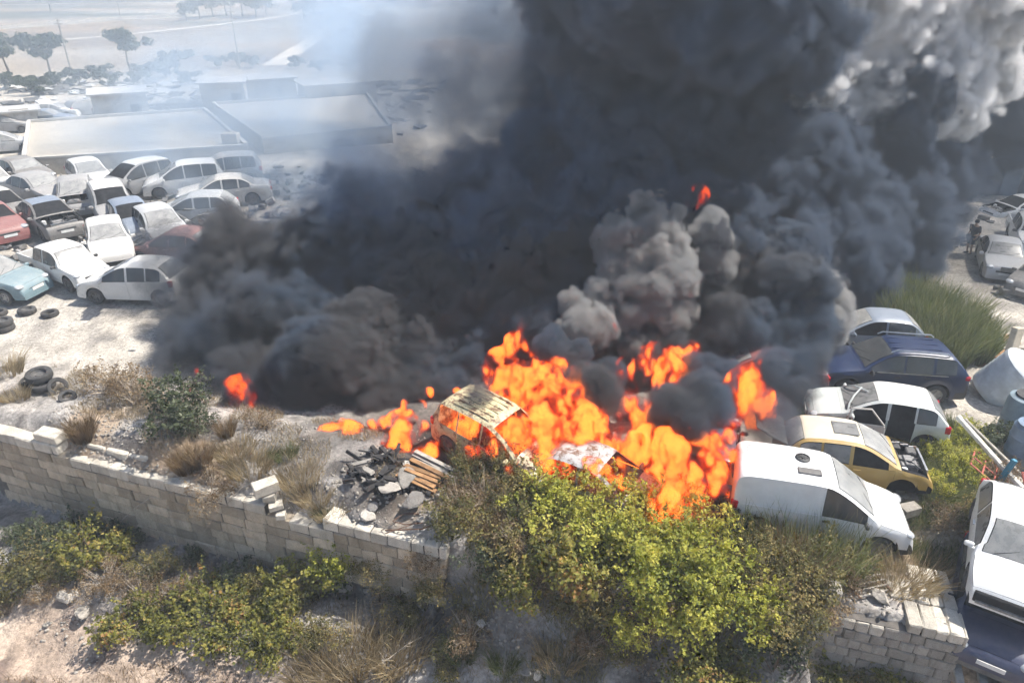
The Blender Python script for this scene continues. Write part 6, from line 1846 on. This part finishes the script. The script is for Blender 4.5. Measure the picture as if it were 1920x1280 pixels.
def fire(tongues, label, seed, h=0.045, heart=True, name="fire", gain=1.0):
    """tongues: (base px, base py, tip px, tip py, depth at base, depth at tip, base radius px, tip radius px)."""
    P = []
    extra = []
    for (bx, by, tx, ty, t0, t1, r0, r1) in tongues:
        L_ = math.hypot(tx - bx, ty - by)
        for k in range(int(2 + L_ / 34)):
            f = frnd.uniform(.05, .62); x, y = bx + (tx - bx) * f, by + (ty - by) * f
            rr = (r0 + (r1 - r0) * f) * frnd.uniform(.18, .34) + 1.5
            sx = frnd.choice((-1, 1)) * (r0 + (r1 - r0) * f) * frnd.uniform(.5, 1)
            a = math.atan2(ty - by, tx - bx) + frnd.uniform(-.4, .4); l = rr * frnd.uniform(3, 6)
            extra.append((x + sx, y, x + sx + l * math.cos(a), y + l * math.sin(a), t0 + (t1 - t0) * f + frnd.uniform(-.3, .2), t0 + (t1 - t0) * f, rr, rr * .3))
    tongues = [(a, b, c, d, e, g, r * 1.0, q * .75) for a, b, c, d, e, g, r, q in tongues] + extra
    for (bx, by, tx, ty, t0, t1, r0, r1) in tongues:
        n = max(5, int(math.hypot(tx - bx, ty - by) / 9))
        ph = frnd.uniform(0, 6)
        for i in range(n + 1):
            f = i / n
            w = math.sin(f * 7 + ph) * 7 * f + frnd.uniform(-4, 4)
            rr = (r0 + (r1 - r0) * f) * frnd.uniform(.65, 1.15) * (1 if f < .85 else .75)
            tt = (t0 + (t1 - t0) * f) * SK + frnd.uniform(-.12, .12)
            P.append((at_depth(bx + (tx - bx) * f + w, by + (ty - by) * f + frnd.uniform(-3, 3), tt), rr * tt / 1280))
    lo = [min(c[i] - r for c, r in P) - .35 for i in range(3)]
    hi = [max(c[i] + r for c, r in P) + .35 for i in range(3)]
    f = Field(lo, hi, h)
    for c, r in P: f.sphere(c, r, 3.2 / max(r, .12), 0, 1)
    mean = sum(r for c, r in P) / len(P)
    d = np.log(np.maximum(f.E, 1e-5)) / (3.2 / mean)           # about 0 at the edge of the tongues
    a0 = f.noise(.95, seed + 9, (1, 1, 1.5)); a1 = f.noise(.5, seed, (1, 1, 2.2)); a2 = f.noise(.26, seed + 1, (1, 1, 2.2)); a3 = f.noise(.13, seed + 2, (1, 1, 1.8)); a4 = f.noise(.075, seed + 3, (1, 1, 1.5))
    w = np.clip((d + .04 + .26 * a1 + .20 * a2 + .10 * a3) / .38, 0, 1)
    tb = .55 * a0 + .8 * a1 + .75 * a2 + .65 * a3 + .4 * a4                # torn into filaments
    am = w * np.exp(2.5 * np.clip(tb, -2.2, 1.45)) * .165 * gain
    am[f.E < 1e-5] = 0
    am[am < .025] = 0
    am = np.clip(am, 0, 4).astype(np.float32)
    hv = np.clip((d - .16 + .20 * a1 + .16 * a2) / .5, 0, 1).astype(np.float32)
    hv[f.E < 1e-5] = 0
    Hf = Field(f.lo, f.lo + 1, 1.0); hv = np.ascontiguousarray(hv[::2, ::2, ::2])
    Hf.n = np.array(hv.shape); Hf.h = f.h * 2; Hf.hi = Hf.lo + (Hf.n - 1) * Hf.h
    Hf.ax = [Hf.lo[j] + Hf.h * np.arange(Hf.n[j], dtype=np.float32) for j in range(3)]
    o = field_object(name, Hf, hv, MAT_HEART, mesh_at=.5 if heart else .72, label=label, cat="fire")
    v = field_object("flame", f, am, MAT_FLAME)
    v.parent = o
    v['kind'] = "stuff"
    return o
fire([(900, 800, 900, 735, 17.6, 17.9, 30, 18), (960, 790, 985, 605, 17.4, 18.6, 42, 14), (1000, 830, 1020, 690, 16.9, 17.9, 48, 26), (1060, 830, 1105, 650, 16.9, 18, 42, 10), (985, 760, 1080, 715, 17.5, 18, 40, 34), (1040, 870, 1100, 770, 16.2, 16.8, 34, 30), (920, 700, 985, 650, 18, 18.5, 18, 20)],
     "tall orange fire sweeping up behind the scorched yellow-roofed car", 301)
fire([(1150, 850, 1180, 740, 16.4, 17.2, 36, 40), (1180, 760, 1320, 640, 17.4, 18.6, 38, 12), (1220, 730, 1240, 660, 17.4, 18.2, 40, 22), (1190, 830, 1230, 700, 16.5, 17.6, 36, 36)],
     "broad orange fire in a slanting sheet above the burning grey-white car", 311)
fire([(1268, 952, 1252, 835, 14.4, 15.2, 32, 44), (1275, 920, 1270, 850, 14.5, 15.0, 34, 30), (1292, 905, 1245, 850, 14.9, 15.6, 40, 32), (1300, 890, 1310, 830, 14.8, 15.5, 28, 18), (1310, 935, 1320, 880, 14.7, 15, 12, 8), (1235, 885, 1250, 860, 15.2, 15.4, 18, 24), (1320, 960, 1325, 930, 14.5, 14.6, 10, 5)],
     "yellow-hearted fire running down into the bushes beside the burning grey-white car", 325, gain=1.35)
fire([(1385, 815, 1393, 700, 15.7, 16.4, 36, 24), (1398, 740, 1418, 668, 16.1, 16.5, 24, 10), (1420, 790, 1445, 745, 16.3, 16.6, 18, 7)],
     "upright column of fire above the burning blue car", 331, gain=1.25)
fire([(1338, 866, 1335, 825, 14.5, 14.7, 26, 24), (1368, 858, 1368, 820, 14.6, 14.8, 22, 18)],
     "fire filling the window of the burning blue car", 341, gain=1.2)
fire([(620, 830, 625, 805, 18.0, 18.1, 22, 12), (655, 832, 660, 800, 17.9, 18, 26, 12), (680, 832, 682, 812, 17.8, 17.8, 14, 8)],
     "low fire along the ground, west of the charred heap", 351, gain=2.0)
fire([(740, 830, 760, 775, 17.6, 17.8, 26, 12), (780, 820, 800, 760, 17.5, 17.8, 30, 10), (820, 810, 815, 735, 17.5, 18, 24, 8), (700, 835, 712, 790, 17.7, 17.9, 20, 10), (765, 825, 772, 765, 17.5, 17.8, 24, 12), (850, 815, 860, 740, 17.4, 18, 24, 12), (730, 838, 790, 835, 17.4, 17.4, 16, 18), (800, 845, 840, 790, 17.1, 17.5, 22, 20), (710, 840, 715, 825, 17.6, 17.7, 12, 8), (845, 790, 850, 755, 17.4, 17.8, 18, 10)],
     "ragged fire on the charred heap left of the scorched yellow-roofed car", 361, gain=2.2)
fire([(420, 805, 445, 730, 18.2, 18.6, 26, 32), (440, 770, 450, 715, 18.4, 18.7, 30, 14), (470, 790, 480, 760, 18.3, 18.5, 16, 8)],
     "red fire glowing through smoke behind the dark green shrub", 371, gain=.3, heart=False)
fire([(372, 735, 372, 690, 19.0, 19.2, 16, 6)], "small red flame in the smoke at the fire's west tip", 381, gain=.3, heart=False)
fire([(880, 850, 930, 845, 15.9, 15.8, 8, 8), (905, 800, 880, 790, 16.6, 16.7, 12, 8), (960, 835, 965, 815, 16.2, 16.2, 10, 8)], "thin fire licking along the side of the scorched yellow-roofed car", 391)
fire([(1105, 870, 1150, 895, 15.2, 15, 12, 8), (1170, 905, 1190, 890, 14.9, 15, 10, 10)], "fire inside the side windows of the burning grey-white car", 401)
fire([(1300, 378, 1308, 352, 21.35, 21.6, 16, 8), (1280, 390, 1300, 370, 21.4, 21.5, 8, 8)], "dull red fire glimpsed high up in the smoke column", 411, gain=.3, heart=False)
fire([(1130, 635, 1138, 612, 18.6, 18.7, 14, 8)], "small red flare in the smoke above the tall orange fire", 421, gain=.4, heart=False)
fire([(1300, 560, 1320, 535, 19.6, 19.8, 12, 6)], "faint red flare in the smoke above the slanting sheet of fire", 431, gain=.3, heart=False)
fire([(960, 885, 962, 870, 14.9, 14.9, 8, 5), (1020, 870, 1025, 850, 15, 15.1, 12, 8), (985, 880, 995, 868, 14.9, 15, 6, 4)], "small orange flames burning inside the thicket", 441)
# softness 0..1 (how gradually the smoke begins), density 0..1
C = 0.10
PALE = [   # crisp grey billows standing in front of the dark column
    (1215, 455, 20.5, 60, .14, 1), (1160, 455, 20.3, 36, .14, 1), (1235, 530, 20.3, 50, .14, 1), (1175, 530, 20, 38, .14, 1), (1182, 590, 20, 32, .14, 1), (1250, 585, 20.3, 36, .14, 1), (1190, 645, 20, 24, .14, 1),
    (1105, 575, 19.6, 38, .14, 1), (1085, 615, 19.3, 32, .14, 1), (1120, 610, 19.4, 26, .14, 1), (1325, 435, 20.8, 30, .14, 1), (1340, 490, 20.8, 30, .15, 1),
    (1530, 575, 20.8, 50, .14, 1), (1555, 600, 20.8, 32, .14, 1), (1505, 560, 20.9, 36, .15, 1), (1540, 630, 20.8, 26, .14, 1)]
DARK = [
    # rolling smoke low over the west end of the fire
    (640, 690, 20.5, 95, .2, 1), (700, 640, 21.5, 80, .2, 1), (590, 760, 20.0, 55, .3, 1), (800, 640, 22, 90, .3, .9), (720, 765, 20.3, 60, .3, .9), (650, 770, 20.1, 45, .3, 1),
    (500, 620, 22, 95, .6, .5), (400, 640, 21.5, 75, .8, .22), (420, 720, 20.3, 55, .6, .35), (480, 760, 19.8, 50, .6, .7), (345, 640, 21.5, 45, 1, .10), (350, 540, 23.0, 60, .9, .14), (330, 500, 24.5, 55, 1, .10),
    (470, 520, 24, 95, .8, .35), (600, 530, 24, 95, .5, .9), (740, 520, 24.5, 95, .35, .9), (850, 560, 23, 80, .35, .9), (830, 720, 20.5, 60, .4, .9), (340, 700, 20.2, 40, .9, .10), (880, 640, 21.5, 60, .4, 1), (520, 700, 20.6, 50, .5, .8),
    # among and above the flames
    (980, 560, 22.5, 85, .3, 1), (1080, 490, 22, 55, .18, 1), (1060, 540, 21.5, 45, .18, 1), (1020, 620, 20.5, 45, .25, 1), (930, 620, 21.5, 55, .4, 1), (870, 700, 21, 45, .4, 1),
    (1070, 668, 18.4, 28, C, 1), (1035, 640, 18.7, 26, C, 1), (1055, 718, 18.0, 22, .15, 1), (1290, 480, 21.5, 60, .25, 1), (1180, 655, 20.5, 50, .3, 1), (1270, 640, 20.8, 60, .35, 1), (1350, 620, 20.5, 62, .35, 1), (1140, 705, 18.6, 30, .3, 1),
    (1270, 775, 16.4, 44, .18, 1), (1315, 745, 16.8, 40, .25, 1), (1240, 742, 17.0, 26, .3, .9), (1325, 700, 17.6, 40, .35, .9), (1298, 792, 15.0, 17, .3, .9), (1285, 768, 15.0, 19, .25, 1), (1315, 760, 15.2, 20, .25, 1), (1330, 738, 15.3, 22, .3, 1), (1255, 752, 15.2, 14, .3, .9), (1345, 770, 15.1, 14, .5, .7), (1128, 715, 16.0, 24, .25, 1), (1140, 750, 15.7, 18, .5, .6), (1090, 690, 16.3, 16, .3, .8), (900, 735, 16.6, 20, .7, .3),
    (1440, 560, 21.5, 90, .25, 1), (1490, 620, 20.5, 55, .25, 1), (1400, 640, 20.3, 55, .35, .9), (1500, 690, 19.4, 46, .6, .7), (1450, 700, 19.0, 42, .6, .6), (1550, 680, 20.5, 36, .8, .5), (1460, 800, 15.9, 26, .9, .25), (1440, 780, 16.2, 30, .9, .3), (1500, 740, 18.6, 36, .8, .45)]
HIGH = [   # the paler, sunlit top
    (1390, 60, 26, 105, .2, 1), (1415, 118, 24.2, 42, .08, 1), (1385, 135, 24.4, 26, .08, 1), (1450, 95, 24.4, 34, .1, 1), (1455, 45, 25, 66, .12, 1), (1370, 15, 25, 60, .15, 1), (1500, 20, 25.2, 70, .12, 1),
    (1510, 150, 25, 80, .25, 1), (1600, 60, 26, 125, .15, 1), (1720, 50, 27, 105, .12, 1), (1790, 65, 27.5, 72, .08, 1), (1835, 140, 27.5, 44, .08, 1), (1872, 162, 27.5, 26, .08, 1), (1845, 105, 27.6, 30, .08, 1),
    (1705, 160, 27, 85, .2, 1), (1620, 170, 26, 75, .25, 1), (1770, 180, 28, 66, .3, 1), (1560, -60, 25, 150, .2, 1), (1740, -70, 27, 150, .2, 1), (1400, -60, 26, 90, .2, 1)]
BODY = [
    (800, 110, 30, 130, 1, .022), (840, 90, 29.5, 110, 1, .02), (900, 150, 29, 130, 1, .07), (770, 220, 30, 120, 1, .035), (960, 40, 29, 130, 1, .05), (700, 330, 28, 90, 1, .03), (780, 380, 27, 90, .8, .13), (1060, 20, 28, 110, .8, .2),
    (920, 330, 26, 70, .6, .25), (1000, 470, 24, 50, .35, .9), (1130, 330, 24.5, 55, .35, 1), (1230, 250, 24, 60, .3, 1), (1330, 250, 23.5, 45, .25, 1), (1420, 260, 23.2, 50, .2, 1), (1100, 200, 26, 60, .5, .8),
    (690, 430, 26, 90, .8, .35), (560, 430, 27, 80, .9, .12), (900, 450, 26, 120, .5, .9), (1000, 350, 28, 140, .6, .9), (850, 300, 29, 140, 1, .055), (740, 290, 31, 110, 1, .04), (650, 350, 29, 90, 1, .03), (840, 20, 32, 120, 1, .03),
    (1400, 470, 23.5, 115, .25, 1), (1550, 450, 25, 115, .35, 1), (1640, 440, 27, 95, .7, .9), (1690, 350, 29, 95, .7, .9), (1600, 300, 28, 135, .3, 1), (1700, 290, 28.5, 50, .2, .9),
    (1450, 320, 25.5, 125, .25, 1), (1500, 380, 24, 75, .2, 1), (1300, 310, 25, 125, .35, 1), (1150, 270, 27, 140, .5, 1), (1090, 120, 29, 150, .6, .8), (1010, 180, 30, 130, .9, .10), (1180, 380, 24, 70, .35, 1), (1050, 420, 25, 70, .4, 1),
    (1240, 110, 27, 140, .35, 1), (1350, 190, 25.5, 100, .25, 1), (1730, 290, 30, 90, 1, .8), (1640, 560, 25, 70, 1, .8), (1590, 640, 23, 45, 1, .6), (1690, 480, 28, 60, 1, .6), (1250, 400, 23.5, 60, .3, 1), (1560, 520, 24, 60, .4, 1),
    # the drift behind, in the shade of the column
    (1900, 120, 42, 170, 1, .6), (1840, 260, 40, 110, 1, .35), (1980, 200, 42, 150, 1, .5), (1880, 0, 44, 200, 1, .6)]
# the column goes on above and behind the frame, carried away to the right
ABOVE = [tuple(SK * v for v in p) + (.5, .9) for p in [(4, 26, 12, 4.5), (7, 23, 10.5, 3.0)]]
VEIL = [   # thin drift over the yard and the roofs
    (640, 230, 34, 160, 1, .30), (520, 330, 34, 150, 1, .20), (400, 350, 34, 140, 1, .14), (620, 400, 28, 130, 1, .40), (760, 150, 36, 180, 1, .40), (300, 300, 38, 150, 1, .17), (900, 60, 36, 170, 1, .35), (560, 120, 42, 170, 1, .13),
    (180, 330, 42, 130, 1, .12), (400, 180, 46, 160, 1, .10), (680, 20, 44, 170, 1, .26), (620, 140, 38, 140, 1, .22), (820, -20, 40, 160, 1, .22), (480, 440, 28, 90, 1, .30), (230, 180, 56, 150, 1, .05), (520, 20, 60, 170, 1, .06), (90, 220, 60, 150, 1, .035), (700, 330, 30, 120, 1, .35), (420, 420, 31, 110, 1, .38), (480, 300, 33, 130, 1, .30), (560, 250, 33, 140, 1, .32), (380, 490, 27, 70, 1, .26), (330, 380, 33, 100, 1, .22), (640, 60, 36, 160, 1, .36), (700, -30, 38, 150, 1, .2),
    (40, 130, 62, 210, 1, .022), (230, 120, 64, 210, 1, .026), (430, 90, 66, 210, 1, .03), (620, 60, 64, 210, 1, .05), (120, 40, 75, 220, 1, .016), (360, 20, 75, 220, 1, .02)]
f_dark = smoke_field(DARK, 0.085)
f_pale = smoke_field(PALE, 0.07)
f_high = smoke_field(HIGH, 0.11)
f_body = smoke_field(BODY, 0.165, ABOVE, kids=11)
f_over = smoke_field([], 0.35, [(30, 34, 14.5, 4, .8, .035), (34.5, 37, 14.5, 4.5, .8, .035), (39, 41, 14.5, 5, .8, .035), (28, 39, 15, 4, .8, .035), (34, 30, 14, 3.6, .8, .035), (41, 47, 14.5, 5, .8, .035), (33, 45, 15, 5, .8, .035), (25, 34.5, 16, 3, .8, .03)], kids=7)
f_veil = smoke_field(VEIL, 0.45, kids=5, lvl=1)
MAT_SOOT = plain("soot_core", (0.03, 0.031, 0.035), 1.0, 0.2, 0.5, bump_s=0.0, spec=0.0)
M_SMK = [smoke_mat("black_smoke", (0.155, 0.155, 0.165), (0.13, 0.165, 0.22), 8.0), smoke_mat("grey_smoke", (0.52, 0.505, 0.49), (0.43, 0.43, 0.435), 8.0, .4), smoke_mat("sunlit_smoke", (0.965, 0.962, 0.96), (0.90, 0.90, 0.91), 5.0, .2),  # the crown's smoke is whitened, its sunlight put into the colour
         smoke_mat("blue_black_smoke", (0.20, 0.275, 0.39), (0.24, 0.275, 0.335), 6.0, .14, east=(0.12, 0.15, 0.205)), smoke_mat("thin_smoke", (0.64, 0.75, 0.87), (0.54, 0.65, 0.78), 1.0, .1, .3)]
smoke_o = None
W3, A3 = (2.0, 1.0, .52, .27, .16), (.28, .28, .24, .17, .10)
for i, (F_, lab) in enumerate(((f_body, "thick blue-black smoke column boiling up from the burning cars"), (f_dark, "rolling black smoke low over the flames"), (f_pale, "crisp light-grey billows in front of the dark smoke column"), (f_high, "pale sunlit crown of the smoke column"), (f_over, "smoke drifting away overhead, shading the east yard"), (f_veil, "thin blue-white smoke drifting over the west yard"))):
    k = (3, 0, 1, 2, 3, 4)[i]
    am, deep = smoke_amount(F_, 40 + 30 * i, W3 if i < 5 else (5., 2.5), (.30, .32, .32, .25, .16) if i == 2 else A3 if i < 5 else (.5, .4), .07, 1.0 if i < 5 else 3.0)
    print("smoke", lab, F_.n, int(F_.n.prod()))
    if i >= 4:
        # thin enough to see through: volume only
        field_object("smoke", F_, am, M_SMK[k], label=lab, cat="smoke", kind="stuff")
        continue
    # the sooty heart, so dense that nothing shows through it: a surface well inside the volume
    st_ = 1 if i == 4 else 2 if i in (0, 3) else 4
    cv = np.ascontiguousarray(deep[::st_, ::st_, ::st_])
    Cf = Field(F_.lo, F_.lo + 1, 1.0)
    Cf.n = np.array(cv.shape); Cf.h = F_.h * st_; Cf.hi = Cf.lo + (Cf.n - 1) * Cf.h
    Cf.ax = [Cf.lo[j] + Cf.h * np.arange(Cf.n[j], dtype=np.float32) for j in range(3)]
    so = field_object("smoke", Cf, cv, MAT_SOOT, mesh_at=0.5, label=lab, cat="smoke", kind="stuff")
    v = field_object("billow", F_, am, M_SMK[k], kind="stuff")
    v.parent = so
    del F_, am, deep
# ------------------------------------------------------------------ the air
mb = MB().box((0, 480, 10.5), (1840, 1100, 33))
hz = mb.build("haze", None)
t = NT("haze_air")
pv = t.n("ShaderNodeVolumePrincipled")
pv.inputs["Color"].default_value = (0.80, 0.90, 1.0, 1)
pv.inputs["Density"].default_value = 0.0020
pv.inputs["Anisotropy"].default_value = 0.2
pv.inputs["Density Attribute"].default_value = ""
t.l(pv.outputs[0], t.out.inputs["Volume"])
hz.data.materials.clear(); hz.data.materials.append(t.m)
tag(hz, "pale blue haze hanging over the yard and the fields", "haze", None, "stuff")
